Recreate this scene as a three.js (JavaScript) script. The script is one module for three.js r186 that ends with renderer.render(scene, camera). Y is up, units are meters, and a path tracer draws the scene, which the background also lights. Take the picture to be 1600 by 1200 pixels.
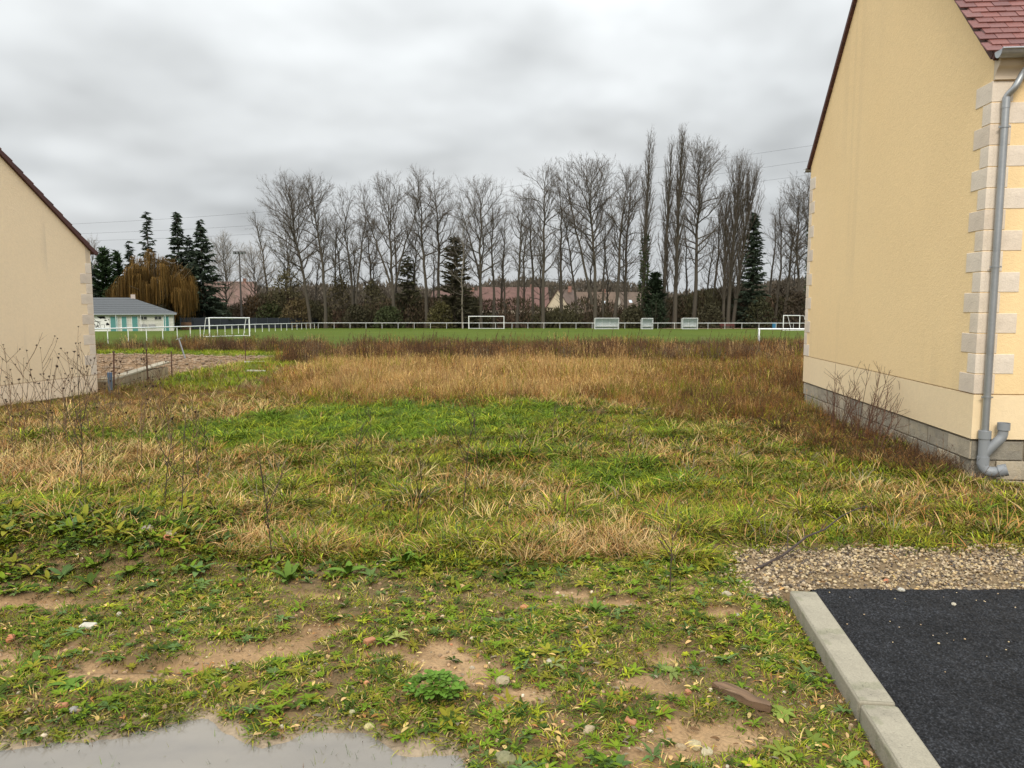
import * as THREE from 'three';
import { mergeGeometries } from 'three/addons/utils/BufferGeometryUtils.js';
import { RoundedBoxGeometry } from 'three/addons/geometries/RoundedBoxGeometry.js';

// ------------------------------------------------------------ camera, sky, sun, exposure
const scene = new THREE.Scene();
const camera = new THREE.PerspectiveCamera(53.13, 4 / 3, 0.05, 3000);
camera.position.set(0, 1.5, 0);
camera.rotation.set(-Math.atan(125 / 1200), 0, 0);
const renderer = new THREE.WebGLRenderer({ antialias: true });
renderer.toneMapping = THREE.LinearToneMapping;
renderer.toneMappingExposure = 1.7;
renderer.shadowMap.enabled = true;

function rng(seed) { let a = seed >>> 0; return () => { a = (a + 0x6D2B79F5) >>> 0; let t = a; t = Math.imul(t ^ (t >>> 15), t | 1); t ^= t + Math.imul(t ^ (t >>> 7), t | 61); return ((t ^ (t >>> 14)) >>> 0) / 4294967296; }; }
function h2(x, y) { let h = Math.imul(x | 0, 374761393) + Math.imul(y | 0, 668265263); h = Math.imul(h ^ (h >>> 13), 1274126177); return ((h ^ (h >>> 16)) >>> 0) / 4294967296; }
function vn(x, y, per = 0) {
  const xi = Math.floor(x), yi = Math.floor(y); let fx = x - xi, fy = y - yi;
  fx = fx * fx * (3 - 2 * fx); fy = fy * fy * (3 - 2 * fy);
  const m = per ? (k => ((k % per) + per) % per) : (k => k);
  const a = h2(m(xi), m(yi)), b = h2(m(xi + 1), m(yi)), c = h2(m(xi), m(yi + 1)), d = h2(m(xi + 1), m(yi + 1));
  return a + (b - a) * fx + (c - a) * fy + (a - b - c + d) * fx * fy;
}
function fbm(x, y, o = 4, per = 0) { let s = 0, a = 0.5, n = 0; for (let i = 0; i < o; i++) { s += a * vn(x + i * 17.3 * (per ? 0 : 1), y + i * 9.1 * (per ? 0 : 1), per); n += a; a *= 0.5; x *= 2; y *= 2; per *= 2; } return s / n; }
const clamp = (x, a = 0, b = 1) => Math.min(b, Math.max(a, x));
const sstep = (a, b, x) => { const t = clamp((x - a) / (b - a)); return t * t * (3 - 2 * t); };
const lerp = (a, b, t) => a + (b - a) * t;

{ // overcast sky: brighter overhead, softly streaked cloud
  const W = 1024, H = 512, data = new Float32Array(W * H * 4);
  for (let j = 0; j < H; j++) for (let i = 0; i < W; i++) {
    const el = ((j + 0.5) / H - 0.5) * Math.PI, az = (i + 0.5) / W * 2 * Math.PI;
    const s = Math.sin(el), up = Math.max(s, 0);
    const dx = Math.cos(az) * Math.cos(el), dz = Math.sin(az) * Math.cos(el);
    const px = dx / (up + 0.16), pz = dz / (up + 0.16);
    const wx = fbm(px * 0.9 + 3.1, pz * 0.9 + 7.7, 3) - 0.5, wz = fbm(px * 0.9 + 13.1, pz * 0.9 + 1.7, 3) - 0.5;
    const n = fbm(px * 1.1 + wx * 1.0 + 5, pz * 0.9 + wz * 1.0 + 2, 5) - 0.5;
    const n2 = fbm(px * 3.4 + wx * 0.9 + 50, pz * 3.4 + wz * 0.9 + 20, 6) - 0.5;
    let L = 0.365 + 1.18 * Math.pow(up, 1.8);
    L *= 1 + (0.4 * n + 0.6 * n2) * sstep(0, 0.12, s);
    const k = (j * W + i) * 4, c = 0.5 + n;
    data[k] = L * (0.955 + 0.02 * c); data[k + 1] = L * (1.0 + 0.005 * c); data[k + 2] = L * (1.025 - 0.01 * c); data[k + 3] = 1;
    if (s < 0) { const g = 0.25 + 0.75 * sstep(-0.12, 0, s); data[k] *= g; data[k + 1] *= g; data[k + 2] *= g; }
  }
  const t = new THREE.DataTexture(data, W, H, THREE.RGBAFormat, THREE.FloatType);
  t.mapping = THREE.EquirectangularReflectionMapping; t.magFilter = t.minFilter = THREE.LinearFilter; t.needsUpdate = true;
  scene.background = t; scene.environment = t;
}
const sun = new THREE.DirectionalLight(0xfff4e4, 1.3);
sun.position.set(-14, 44, 44); sun.target.position.set(0, 0, -10);
sun.castShadow = true; sun.shadow.radius = 36; sun.shadow.mapSize.set(2048, 2048);
Object.assign(sun.shadow.camera, { left: -90, right: 90, top: 90, bottom: -120, near: 1, far: 400 });
scene.add(sun, sun.target);

// ------------------------------------------------------------ helpers
const taken = {};
function numbered(n) { const k = taken[n] = (taken[n] ?? -1) + 1; return k ? `${n}_${String(k).padStart(3, '0')}` : n; }
function tag(o, label, category, group, kind) { if (label) o.userData.label = label; if (category) o.userData.category = category; if (group) o.userData.group = group; if (kind) o.userData.kind = kind; return o; }
function shadows(o) { o.traverse(m => { if (m.isMesh) { m.castShadow = true; m.receiveShadow = true; } }); return o; }
function thing(name, label, category, [x, y, z] = [0, 0, 0], turn = 0, group) {
  const o = new THREE.Group(); o.name = numbered(name); o.position.set(x, y, z); o.rotation.y = turn; scene.add(o); return tag(o, label, category, group);
}
function mesh(name, geo, mat, parent = scene) {
  const m = new THREE.Mesh(geo, mat); m.name = parent === scene ? numbered(name) : name; m.castShadow = m.receiveShadow = true; parent.add(m); return m;
}
function box(w, h, d, x = 0, y = 0, z = 0, rx = 0, ry = 0, rz = 0) {
  const g = new THREE.BoxGeometry(w, h, d); if (rx) g.rotateX(rx); if (ry) g.rotateY(ry); if (rz) g.rotateZ(rz); g.translate(x, y, z); return g;
}
function rbox(w, h, d, r, x = 0, y = 0, z = 0) { const g = new RoundedBoxGeometry(w, h, d, 2, r); g.translate(x, y, z); return g; }
function rod(a, b, r, sides = 8, r2 = r) {
  const A = new THREE.Vector3(...a), B = new THREE.Vector3(...b), L = A.distanceTo(B);
  const g = new THREE.CylinderGeometry(r2, r, L, sides); g.translate(0, L / 2, 0);
  g.applyQuaternion(new THREE.Quaternion().setFromUnitVectors(new THREE.Vector3(0, 1, 0), B.sub(A).normalize())); g.translate(...a); return g;
}
const merge = a => mergeGeometries(a.map(g => g.index ? g.toNonIndexed() : g));
const lin = (r, g, b) => new THREE.Color().setRGB(r, g, b);
function mat(rgb, rough = 0.85, o = {}) { return new THREE.MeshStandardMaterial({ color: lin(...rgb), roughness: rough, ...o }); }

// mesh builder for branches, blades and leaves
class MB {
  constructor() { this.p = []; this.n = []; this.c = []; this.i = []; }
  v(x, y, z, nx, ny, nz, c) { this.p.push(x, y, z); this.n.push(nx, ny, nz); this.c.push(c[0], c[1], c[2]); return this.p.length / 3 - 1; }
  tri(a, b, c, col) {
    const ux = b[0] - a[0], uy = b[1] - a[1], uz = b[2] - a[2], wx = c[0] - a[0], wy = c[1] - a[1], wz = c[2] - a[2];
    let nx = uy * wz - uz * wy, ny = uz * wx - ux * wz, nz = ux * wy - uy * wx; const l = Math.hypot(nx, ny, nz) || 1; nx /= l; ny /= l; nz /= l;
    const k = this.v(a[0], a[1], a[2], nx, ny, nz, col); this.v(b[0], b[1], b[2], nx, ny, nz, col); this.v(c[0], c[1], c[2], nx, ny, nz, col); this.i.push(k, k + 1, k + 2);
  }
  sliver(p, d, L, w, col, r) { // one tapering twig
    let sx = r() - 0.5, sy = r() - 0.5, sz = r() - 0.5; const dt = sx * d[0] + sy * d[1] + sz * d[2]; sx -= dt * d[0]; sy -= dt * d[1]; sz -= dt * d[2];
    const l = w / 2 / (Math.hypot(sx, sy, sz) || 1); sx *= l; sy *= l; sz *= l;
    this.tri([p[0] - sx, p[1] - sy, p[2] - sz], [p[0] + sx, p[1] + sy, p[2] + sz], [p[0] + d[0] * L, p[1] + d[1] * L, p[2] + d[2] * L], col);
  }
  tube(pts, sides, col) { // pts: [x, y, z, r]
    let prev = -1;
    for (let k = 0; k < pts.length; k++) {
      const a = pts[Math.max(0, k - 1)], b = pts[Math.min(pts.length - 1, k + 1)], q = pts[k];
      let dx = b[0] - a[0], dy = b[1] - a[1], dz = b[2] - a[2]; const L = Math.hypot(dx, dy, dz) || 1; dx /= L; dy /= L; dz /= L;
      let rx = 0.31, ry = 0, rz = 0.95; if (Math.abs(dx * rx + dz * rz) > 0.9) { rx = 0.95; rz = -0.31; }
      let ux = dy * rz - dz * ry, uy = dz * rx - dx * rz, uz = dx * ry - dy * rx; const ul = Math.hypot(ux, uy, uz) || 1; ux /= ul; uy /= ul; uz /= ul;
      const wx = dy * uz - dz * uy, wy = dz * ux - dx * uz, wz = dx * uy - dy * ux;
      const st = this.p.length / 3;
      for (let s = 0; s < sides; s++) { const an = s / sides * 6.28319, c = Math.cos(an), sn = Math.sin(an), nx = ux * c + wx * sn, ny = uy * c + wy * sn, nz = uz * c + wz * sn; this.v(q[0] + nx * q[3], q[1] + ny * q[3], q[2] + nz * q[3], nx, ny, nz, col); }
      if (prev >= 0) for (let s = 0; s < sides; s++) { const t = (s + 1) % sides; this.i.push(prev + s, prev + t, st + s, prev + t, st + t, st + s); }
      prev = st;
    }
  }
  geo() {
    const g = new THREE.BufferGeometry(); g.setAttribute('position', new THREE.Float32BufferAttribute(this.p, 3)); g.setAttribute('normal', new THREE.Float32BufferAttribute(this.n, 3));
    g.setAttribute('color', new THREE.Float32BufferAttribute(this.c, 3)); g.setIndex(this.i); return g;
  }
}
const norm = d => { const l = Math.hypot(d[0], d[1], d[2]) || 1; return [d[0] / l, d[1] / l, d[2] / l]; };
function dataTex(n, fn, srgb, rx = 1, ry = 1) { // fn(u, v) in 0..1 -> [r, g, b] 0..1, tiling
  const d = new Uint8Array(n * n * 4);
  for (let j = 0; j < n; j++) for (let i = 0; i < n; i++) { const c = fn(i / n, j / n), k = (j * n + i) * 4; d[k] = clamp(c[0]) * 255; d[k + 1] = clamp(c[1]) * 255; d[k + 2] = clamp(c[2]) * 255; d[k + 3] = 255; }
  const t = new THREE.DataTexture(d, n, n); t.wrapS = t.wrapT = THREE.RepeatWrapping; t.magFilter = THREE.LinearFilter; t.minFilter = THREE.LinearMipmapLinearFilter; t.generateMipmaps = true; t.repeat.set(rx, ry);
  if (srgb) t.colorSpace = THREE.SRGBColorSpace; t.needsUpdate = true; return t;
}
const grey = v => [v, v, v];
// planar uv in metres from position and normal
function metreUV(g) {
  g = g.index ? g.toNonIndexed() : g; if (!g.attributes.normal) g.computeVertexNormals();
  const p = g.attributes.position, n = g.attributes.normal, uv = new Float32Array(p.count * 2);
  for (let i = 0; i < p.count; i++) {
    const ax = Math.abs(n.getX(i)), ay = Math.abs(n.getY(i)), az = Math.abs(n.getZ(i));
    if (ay > ax && ay > az) { uv[2 * i] = p.getX(i); uv[2 * i + 1] = p.getZ(i); } else if (ax > az) { uv[2 * i] = p.getZ(i); uv[2 * i + 1] = p.getY(i); } else { uv[2 * i] = p.getX(i); uv[2 * i + 1] = p.getY(i); }
  }
  g.setAttribute('uv', new THREE.BufferAttribute(uv, 2)); return g;
}

// ------------------------------------------------------------ terrain (x right, d metres ahead, z = -d)
const PUD = [[-6, 2.35], [-2.6, 2.45], [-1.95, 2.50], [-1.5, 2.56], [-1.3, 2.64], [-1.13, 2.74], [-1.03, 2.66], [-0.86, 2.56], [-0.7, 2.63], [-0.55, 2.62], [-0.4, 2.53], [-0.18, 2.50], [-0.1, 2.3], [0, 2.1], [0.3, 1.2]];
function pudTop(x) { for (let i = 1; i < PUD.length; i++) if (x < PUD[i][0]) { const a = PUD[i - 1], b = PUD[i]; return lerp(a[1], b[1], clamp((x - a[0]) / (b[0] - a[0]))); } return 0; }
const puddle = (x, d) => d < 1.2 ? -1 : pudTop(x) + 0.05 * (fbm(x * 9, d * 9, 2) - 0.5) - d;   // > 0 inside, metres from its far rim
const kerbX = d => 1.57 + (d - 3.83) * 0.128;            // asphalt side of the kerb
const onAsphalt = (x, d) => x > kerbX(d) - 0.14 && d < 4.02;
const gravelFar = x => 4.72 - 0.02 * (x - 1.5) + 0.1 * (fbm(x * 2, 3, 2) - 0.5);
const onGravel = (x, d) => d >= 3.9 && d < gravelFar(x) && x > 1.32 + 0.25 * (fbm(d * 4, 8, 2) - 0.5) + (d - 4.3) * 0.2 && !onAsphalt(x, d);
// bare earth patches: x, d, rx, rd, turn
const MUD = [[-1.12, 3.2, 0.44, 0.13, 0.5], [-1.58, 3.0, 0.24, 0.15, 0], [-0.86, 3.42, 0.16, 0.1, 0.3], [-0.27, 3.12, 0.26, 0.14, -0.6], [-0.2, 2.98, 0.12, 0.1, 0], [0.1, 3.85, 0.3, 0.05, 0], [0.55, 3.72, 0.35, 0.07, -0.1], [0.75, 2.55, 0.3, 0.12, 0.2], [0.5, 2.42, 0.25, 0.07, 0], [-2.35, 3.1, 0.2, 0.2, 0], [-2.5, 3.75, 0.25, 0.1, 0], [-1.0, 3.85, 0.14, 0.07, 0], [1.0, 3.6, 0.15, 0.06, 0], [-0.55, 3.2, 0.18, 0.07, 0.2], [0.05, 2.8, 0.18, 0.06, 0.3]];
function mudAt(x, d) {
  if (d > 4.6) return 0; let m = 0; const nn = fbm(x * 5, d * 5, 4) - 0.5;
  for (const [a, b, rx, rd, t] of MUD) { const ux = (x - a) * Math.cos(t) + (d - b) * Math.sin(t), ud = -(x - a) * Math.sin(t) + (d - b) * Math.cos(t); const q = Math.hypot(ux / rx, ud / rd) + nn * 1.6; m = Math.max(m, 1 - sstep(0.65, 1.25, q)); }
  return Math.max(m, sstep(0.62, 0.74, fbm(x * 3.1 + 40, d * 3.1, 4)) * (1 - sstep(3.9, 4.3, d)));
}
const slope = d => d > 150 ? -3.06 + 0.004 * Math.min(d - 150, 400) : -(0.02 * d + 0.06) * sstep(3.6, 8, d);
// the tilled garden plot behind the low wall, left
const plot = (x, d) => { const l = Math.max(-9.6, -8.75 - (d - 16) * 0.1); const e = 0.8 * (fbm(x * 0.6, d * 0.6, 3) - 0.5); return x < l - 0.2 + e * 0.5 && x > -30 && d > 18.2 + e && d < 33 - (x + 12) * 0.3 + e && x < -8.8 ? 1 : 0; };
function gy(x, d) {
  let y = slope(Math.max(d, 0));
  const rough = sstep(4.1, 5, d) * (1 - sstep(26, 40, d));
  y += rough * (0.16 * (fbm(x * 0.8, d * 0.8, 3) - 0.5));
  if (d < 6.5) {
    const a = 1 - sstep(5.2, 6.4, d);
    y += a * (0.05 * (fbm(x * 2.2 + 9, d * 2.2, 3) - 0.42) + 0.022 * (fbm(x * 11, d * 11, 3) - 0.5));
    y += 0.14 * sstep(-1.5, -2.2, x) * sstep(4.0, 4.5, d) * (1 - sstep(4.9, 6, d));
    const m = mudAt(x, d); y -= 0.025 * m; y += m * 0.012 * (fbm(x * 26, d * 26, 3) - 0.5);
    const q = Math.hypot((x + 1.5) / 0.26, (d - 3.0) / 0.14); y -= 0.05 * (1 - sstep(0.4, 1.1, q));
    const p = puddle(x, d);
    if (p > -0.12 && x < 0.4) { const f = sstep(-0.12, 0.03, p); y = lerp(y, -0.012 - 0.05 * sstep(0, 0.2, p) + 0.03 * (fbm(x * 7 + 3, d * 7, 3) - 0.5) * (1 - 0.5 * sstep(0.1, 0.3, p)), f); if (p < 0) y = Math.max(y, -0.012 + 0.02 * (1 - f)); }
    else if (d < 3 && x < 0.6) y = Math.max(y, 0.004);
    const kx = x - (kerbX(d) - 0.14);
    if (d < 4.75 && kx > -0.35) { const f = sstep(-0.35, -0.05, kx) * (1 - sstep(4.6, 4.75, d)); y = lerp(y, d < 4.02 ? (kx > 0.02 ? -0.14 : -0.055) : -0.06, f); }
  }
  // earth heaped unevenly against the yellow house
  const hx = x - (4.6 + 0.086 * (d - 7.6)); if (d > 6.8 && d < 14) y += 0.04 * (1 - sstep(0, 0.8, Math.abs(hx))) - 0.1 * (1 - sstep(0.15, 0.6, Math.hypot(x - 4.85, d - 7.4)));
  if (d > 20 && d < 45 && plot(x, d)) y += 0.1 * (fbm(x * 2.6, d * 2.6, 3) - 0.5);
  return y;
}
const lawnAt = (x, d) => sstep(40, 44, d + 5 * (fbm(x * 0.08, 1, 2) - 0.5));
const brightAt = (x, d) => { // lusher green band across the middle
  const e = fbm(x * 0.5 + 4, d * 0.5, 3) - 0.5;
  const c = 11.6 + 0.35 * x; const a = 1 - sstep(0.55, 1.15, Math.hypot((x + 1.9) / 3.4, (d - (12.0 + 0.32 * (x + 1.9))) / 2.1) + e * 1.1);
  const b = 1 - sstep(0.6, 1.1, Math.hypot((x - 1.15) / 0.85, (d - 7.3) / 0.9) + e);
  return Math.max(a, b * 0.6);
};
const tanAt = (x, d) => { const e = 3 * (fbm(x * 0.22, d * 0.22, 3) - 0.5); const st = (x > 0.8 ? lerp(13.6, 10.8, sstep(0.8, 4.2, x)) : x < -4 ? lerp(13.6, 10.2, sstep(-4, -8, x)) : 13.6) + e * 1.5; return sstep(st - 1.2, st + 2.2, d) * (1 - sstep(31, 35, d + e)); };

{ // ground sheet
  const rows = [], cols = [];
  for (const d of [-60, -30, -15, -8, -4, -2, -0.5, 0.6, 1.2]) rows.push(d);
  for (let d = 1.5; d < 5; d += 0.024) rows.push(d);
  for (let d = 5, s = 0.03; d < 60; d += s, s *= 1.022) rows.push(d);
  for (let d = 60; d < 170; d += 3) rows.push(d);
  for (const d of [180, 200, 240, 300, 400, 600, 1000, 1800]) rows.push(d);
  const half = []; for (let x = 0; x < 3.2; x += 0.026) half.push(x);
  for (let x = 3.2, s = 0.03; x < 60; x += s, s *= 1.05) half.push(x);
  for (const x of [62, 70, 80, 100, 140, 200, 400, 900, 1800]) half.push(x);
  for (let i = half.length - 1; i > 0; i--) cols.push(-half[i]); for (const x of half) cols.push(x);
  const nr = rows.length, nc = cols.length, P = new Float32Array(nr * nc * 3), C = new Float32Array(nr * nc * 3), U = new Float32Array(nr * nc * 2), I = [];
  const mix = (a, b, t) => [lerp(a[0], b[0], t), lerp(a[1], b[1], t), lerp(a[2], b[2], t)];
  for (let j = 0; j < nr; j++) for (let i = 0; i < nc; i++) {
    const d = rows[j], x = cols[i], k = j * nc + i;
    P[3 * k] = x; P[3 * k + 1] = gy(x, d); P[3 * k + 2] = -d; U[2 * k] = x; U[2 * k + 1] = d;
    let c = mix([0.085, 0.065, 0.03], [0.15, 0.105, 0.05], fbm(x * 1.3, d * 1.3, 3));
    if (d < 5) {
      const m = mudAt(x, d), w = fbm(x * 4, d * 4, 3);
      c = mix(c, mix([0.27, 0.165, 0.082], [0.46, 0.315, 0.175], w), Math.max(m, 0.25));
      if (onGravel(x, d)) c = mix([0.2, 0.145, 0.085], [0.3, 0.22, 0.13], fbm(x * 6, d * 6, 3));
      if (puddle(x, d) > -0.1) c = mix(c, [0.34, 0.27, 0.19], sstep(-0.1, 0.05, puddle(x, d)));
    } else {
      c = mix(c, [0.12, 0.19, 0.04], 0.7 * brightAt(x, d));
      c = mix(c, [0.16, 0.105, 0.05], 0.8 * tanAt(x, d));
      c = mix(c, [0.14, 0.085, 0.055], sstep(30, 34, d) * (1 - lawnAt(x, d)));
      if (x < -6 && d > 17) c = mix(c, [0.15, 0.21, 0.05], (1 - lawnAt(x, d)) * sstep(-6, -9, x + 0.12 * (d - 17)) * 0.8);
      if (plot(x, d)) c = mix([0.20, 0.125, 0.065], [0.28, 0.185, 0.105], fbm(x * 2, d * 2, 3));
      const w = vn(x * 0.12, d * 0.12) * 0.6 + vn(x * 0.5, d * 0.3) * 0.4;
      c = mix(c, mix([0.072, 0.11, 0.010], [0.11, 0.15, 0.016], w), lawnAt(x, d));
      if (d > 136) c = mix(c, [0.075, 0.06, 0.035], sstep(136, 141, d));
      if (onGravel(x, d)) c = mix([0.2, 0.145, 0.085], [0.3, 0.22, 0.13], fbm(x * 6, d * 6, 3));
      if (x > 25 && x < 60 && d > 129.5 && d < 137 + 4 * vn(x * 0.2, 1)) c = [0.36, 0.27, 0.2];
    }
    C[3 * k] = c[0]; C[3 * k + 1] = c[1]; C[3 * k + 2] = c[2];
    if (j && i) { const a = k, b = k - 1, e = k - nc, f = k - nc - 1; I.push(f, e, b, e, a, b); }
  }
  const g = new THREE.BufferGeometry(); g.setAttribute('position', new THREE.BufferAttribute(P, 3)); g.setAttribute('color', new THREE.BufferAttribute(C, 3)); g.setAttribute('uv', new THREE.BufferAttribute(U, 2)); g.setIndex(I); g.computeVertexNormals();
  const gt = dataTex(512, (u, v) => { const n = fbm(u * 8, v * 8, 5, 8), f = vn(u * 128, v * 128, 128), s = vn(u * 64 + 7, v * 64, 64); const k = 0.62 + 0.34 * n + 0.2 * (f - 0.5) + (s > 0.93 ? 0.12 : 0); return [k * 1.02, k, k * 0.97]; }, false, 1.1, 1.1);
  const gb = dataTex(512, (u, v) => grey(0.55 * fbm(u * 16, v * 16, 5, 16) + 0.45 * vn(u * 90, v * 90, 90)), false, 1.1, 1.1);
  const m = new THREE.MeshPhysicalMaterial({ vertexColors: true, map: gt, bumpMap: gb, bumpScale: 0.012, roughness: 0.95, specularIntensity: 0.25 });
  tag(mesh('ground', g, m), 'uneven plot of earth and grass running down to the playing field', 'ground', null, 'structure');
}
{ // puddle
  const s = []; for (let x = -3.6; x <= 0.35; x += 0.05) s.push([x, Math.min(pudTop(x) + 0.1, 2.85)]);
  const shp = new THREE.Shape(); shp.moveTo(-3.6, 1.3); shp.lineTo(0.3, 1.3); for (let i = s.length - 1; i >= 0; i--) shp.lineTo(s[i][0], Math.max(1.35, s[i][1]));
  const g = new THREE.ShapeGeometry(shp); g.rotateX(-Math.PI / 2); g.translate(0, -0.02, 0);
  const bt = dataTex(256, (u, v) => grey(fbm(u * 6, v * 6, 4, 6)), false, 2, 2);
  const ct = dataTex(256, (u, v) => { const n = fbm(u * 5, v * 5, 5, 5); return [0.8 + 0.25 * (n - 0.5), 0.8 + 0.24 * (n - 0.5), 0.8 + 0.2 * (n - 0.5)]; }, false, 0.9, 1.6);
  const m = new THREE.MeshPhysicalMaterial({ color: lin(0.44, 0.40, 0.34), map: ct, roughness: 0.03, ior: 1.4, bumpMap: bt, bumpScale: 0.0012, transmission: 0.4, thickness: 0 });
  tag(mesh('puddle', g, m), 'shallow murky rain puddle reflecting the grey sky', 'puddle', null, 'structure');
}
// asphalt, kerb, gravel
{
  const nx = 230, nd = 260, P = [], U = [], I = [];
  for (let j = 0; j <= nd; j++) for (let i = 0; i <= nx; i++) {
    const d = lerp(1.2, 4.02, j / nd); const xl = kerbX(d) + 0.004, x = lerp(xl, 4.4, Math.pow(i / nx, 1.25));
    const cell = 62; let b = 1e9; const cx = x * cell, cd = d * cell;
    for (let a = -1; a <= 1; a++) for (let e = -1; e <= 1; e++) { const ix = Math.floor(cx) + a, id = Math.floor(cd) + e; const q = Math.hypot(ix + 0.15 + 0.7 * h2(ix, id) - cx, id + 0.15 + 0.7 * h2(id + 99, ix) - cd); if (q < b) b = q; }
    const edge = sstep(3.93 + 0.05 * vn(x * 9, 1), 4.02, d);
    const y = -0.012 + 0.009 * (1 - clamp(b * 1.3)) + 0.008 * (fbm(x * 2, d * 2, 2) - 0.5) - 0.06 * edge;
    P.push(x, y, -d); U.push(x, d); if (j && i) { const k = j * (nx + 1) + i; I.push(k - nx - 2, k - nx - 1, k - 1, k - nx - 1, k, k - 1); }
  }
  const g = new THREE.BufferGeometry(); g.setAttribute('position', new THREE.Float32BufferAttribute(P, 3)); g.setAttribute('uv', new THREE.Float32BufferAttribute(U, 2)); g.setIndex(I); g.computeVertexNormals();
  const t = dataTex(512, (u, v) => { const a = vn(u * 110, v * 110, 110), b = vn(u * 256, v * 256, 256), n = fbm(u * 6, v * 6, 3, 6); const k = 0.085 + 0.17 * a * a + 0.09 * (b - 0.5) + 0.06 * (n - 0.5) + (h2(Math.floor(u * 512), Math.floor(v * 512)) > 0.9996 ? 0.4 : 0); return [k * 0.98, k, k * 1.06]; }, true, 1.7, 1.7);
  tag(mesh('asphalt_road', g, new THREE.MeshPhysicalMaterial({ map: t, roughness: 0.75, specularIntensity: 0.25 })), 'fresh black asphalt bay with coarse surface', 'asphalt', null, 'structure');
}
const concTex = dataTex(256, (u, v) => { const n = fbm(u * 5, v * 5, 5, 5), f = vn(u * 128, v * 128, 128); const k = 0.80 + 0.34 * (n - 0.5) + 0.2 * (f - 0.5) - (vn(u * 60 + 3, v * 60, 60) > 0.92 ? 0.25 : 0), g = 0.12 * sstep(0.55, 0.68, fbm(u * 7 + 3, v * 7 + 2, 4, 7)); return [k - g, k - g * 0.8, k * 0.98 - g * 1.2]; }, false, 2, 2);
const concBump = dataTex(256, (u, v) => grey(0.5 * fbm(u * 20, v * 20, 3, 20) + 0.5 * vn(u * 128, v * 128, 128)), false, 2, 2);
{
  const k = thing('kerb', 'grey concrete kerb edging the black asphalt', 'kerb', [0, 0, 0]); tag(k, null, null, null, 'structure');
  const m = new THREE.MeshStandardMaterial({ color: lin(0.36, 0.325, 0.25), map: concTex, bumpMap: concBump, bumpScale: 0.0015, roughness: 0.9 });
  const ang = Math.atan(0.128);
  for (let s = 0; s < 3; s++) { const d1 = 3.83 - s * 1.13, L = 1.122, dm = d1 - L / 2 * Math.cos(ang); const g = metreUV(rbox(0.135, 0.25, L, 0.014)); g.rotateY(-ang); g.translate(kerbX(dm) - 0.069, -0.095, -dm); mesh('kerb_stone', g, m, k); }
}
const stoneGeo = [0, 1, 2, 3].map(k => { const g = new THREE.IcosahedronGeometry(1, 1); const p = g.attributes.position, r = rng(40 + k); const sh = [1, 0.55 + 0.2 * r(), 0.75 + 0.25 * r()]; for (let i = 0; i < p.count; i++) { const x = p.getX(i), y = p.getY(i), z = p.getZ(i), n = 0.78 + 0.5 * vn(x * 1.6 + k * 9 + 20, y * 1.6 + z * 1.9 + 31); p.setXYZ(i, x * n * sh[0], y * n * sh[1], z * n * sh[2]); } g.computeVertexNormals(); return g; });
const white = (rough = 0.9) => new THREE.MeshStandardMaterial({ color: 0xffffff, roughness: rough, side: THREE.DoubleSide });
class Scatter { // an uncountable mass: instanced copies of one clump
  constructor(name, label, category, geo, material) { Object.assign(this, { name, label, category, geo, material, m: [], c: [] }); }
  add(x, y, z, s, sy, turn, col, tx = 0, tz = 0) { const q = new THREE.Quaternion().setFromEuler(new THREE.Euler(tx, turn, tz)); this.m.push(new THREE.Matrix4().compose(new THREE.Vector3(x, y, z), q, new THREE.Vector3(s, sy, s))); this.c.push(col); }
  done() { const o = new THREE.InstancedMesh(this.geo, this.material, this.m.length); const c = new THREE.Color(); this.m.forEach((m, i) => { o.setMatrixAt(i, m); o.setColorAt(i, c.setRGB(...this.c[i])); }); o.name = numbered(this.name); o.castShadow = o.receiveShadow = true; scene.add(o); tag(o, this.label, this.category, null, 'stuff'); return o; }
}
{ // gravel strip
  const r = rng(77), sc = stoneGeo.slice(0, 3).map((g, i) => new Scatter('gravel', ['loose pale flint gravel beyond the asphalt edge', 'loose angular gravel chips beyond the asphalt edge', 'small rounded gravel beyond the asphalt edge'][i], 'gravel', g, white(0.85)));
  const pal = [[0.40, 0.315, 0.185], [0.28, 0.2, 0.115], [0.44, 0.35, 0.23], [0.16, 0.125, 0.085], [0.24, 0.175, 0.105], [0.42, 0.31, 0.16], [0.09, 0.07, 0.055]];
  for (let k = 0; k < 34000; k++) {
    const x = lerp(1.15, 4.8, r()), d = lerp(3.85, 4.82, r()); if (!onGravel(x, d) && !(r() < 0.5 && onGravel(x + 0.3 * (r() - 0.5), d - 0.16 * r()))) continue; if (d < 4.03 && onAsphalt(x, d)) continue;
    if (fbm(x * 4, d * 4, 3) < 0.42 && r() < 0.7) continue;
    const c = pal[Math.floor(r() * 7)], v = 0.75 + 0.5 * r(), s = 0.0025 + 0.0085 * Math.pow(r(), 2.6);
    sc[k % 3].add(x, gy(x, d) + s * 0.5 + r() * 0.012, -d, s, s, r() * 6.3, [c[0] * v, c[1] * v, c[2] * v], r() - 0.5, r() - 0.5);
  }
  for (let k = 0; k < 70; k++) { const d = lerp(2.3, 3.98, Math.pow(r(), 0.3)), x = kerbX(d) + 0.03 + Math.pow(r(), 1.3) * 2.2; const c = pal[Math.floor(r() * 3)], s = 0.002 + 0.004 * r() * r(); sc[0].add(x, -0.008 + s * 0.4, -d, s, s, r() * 6, [c[0] * 1.3, c[1] * 1.3, c[2] * 1.3]); }
  sc.forEach(s => s.done());
}

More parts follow.
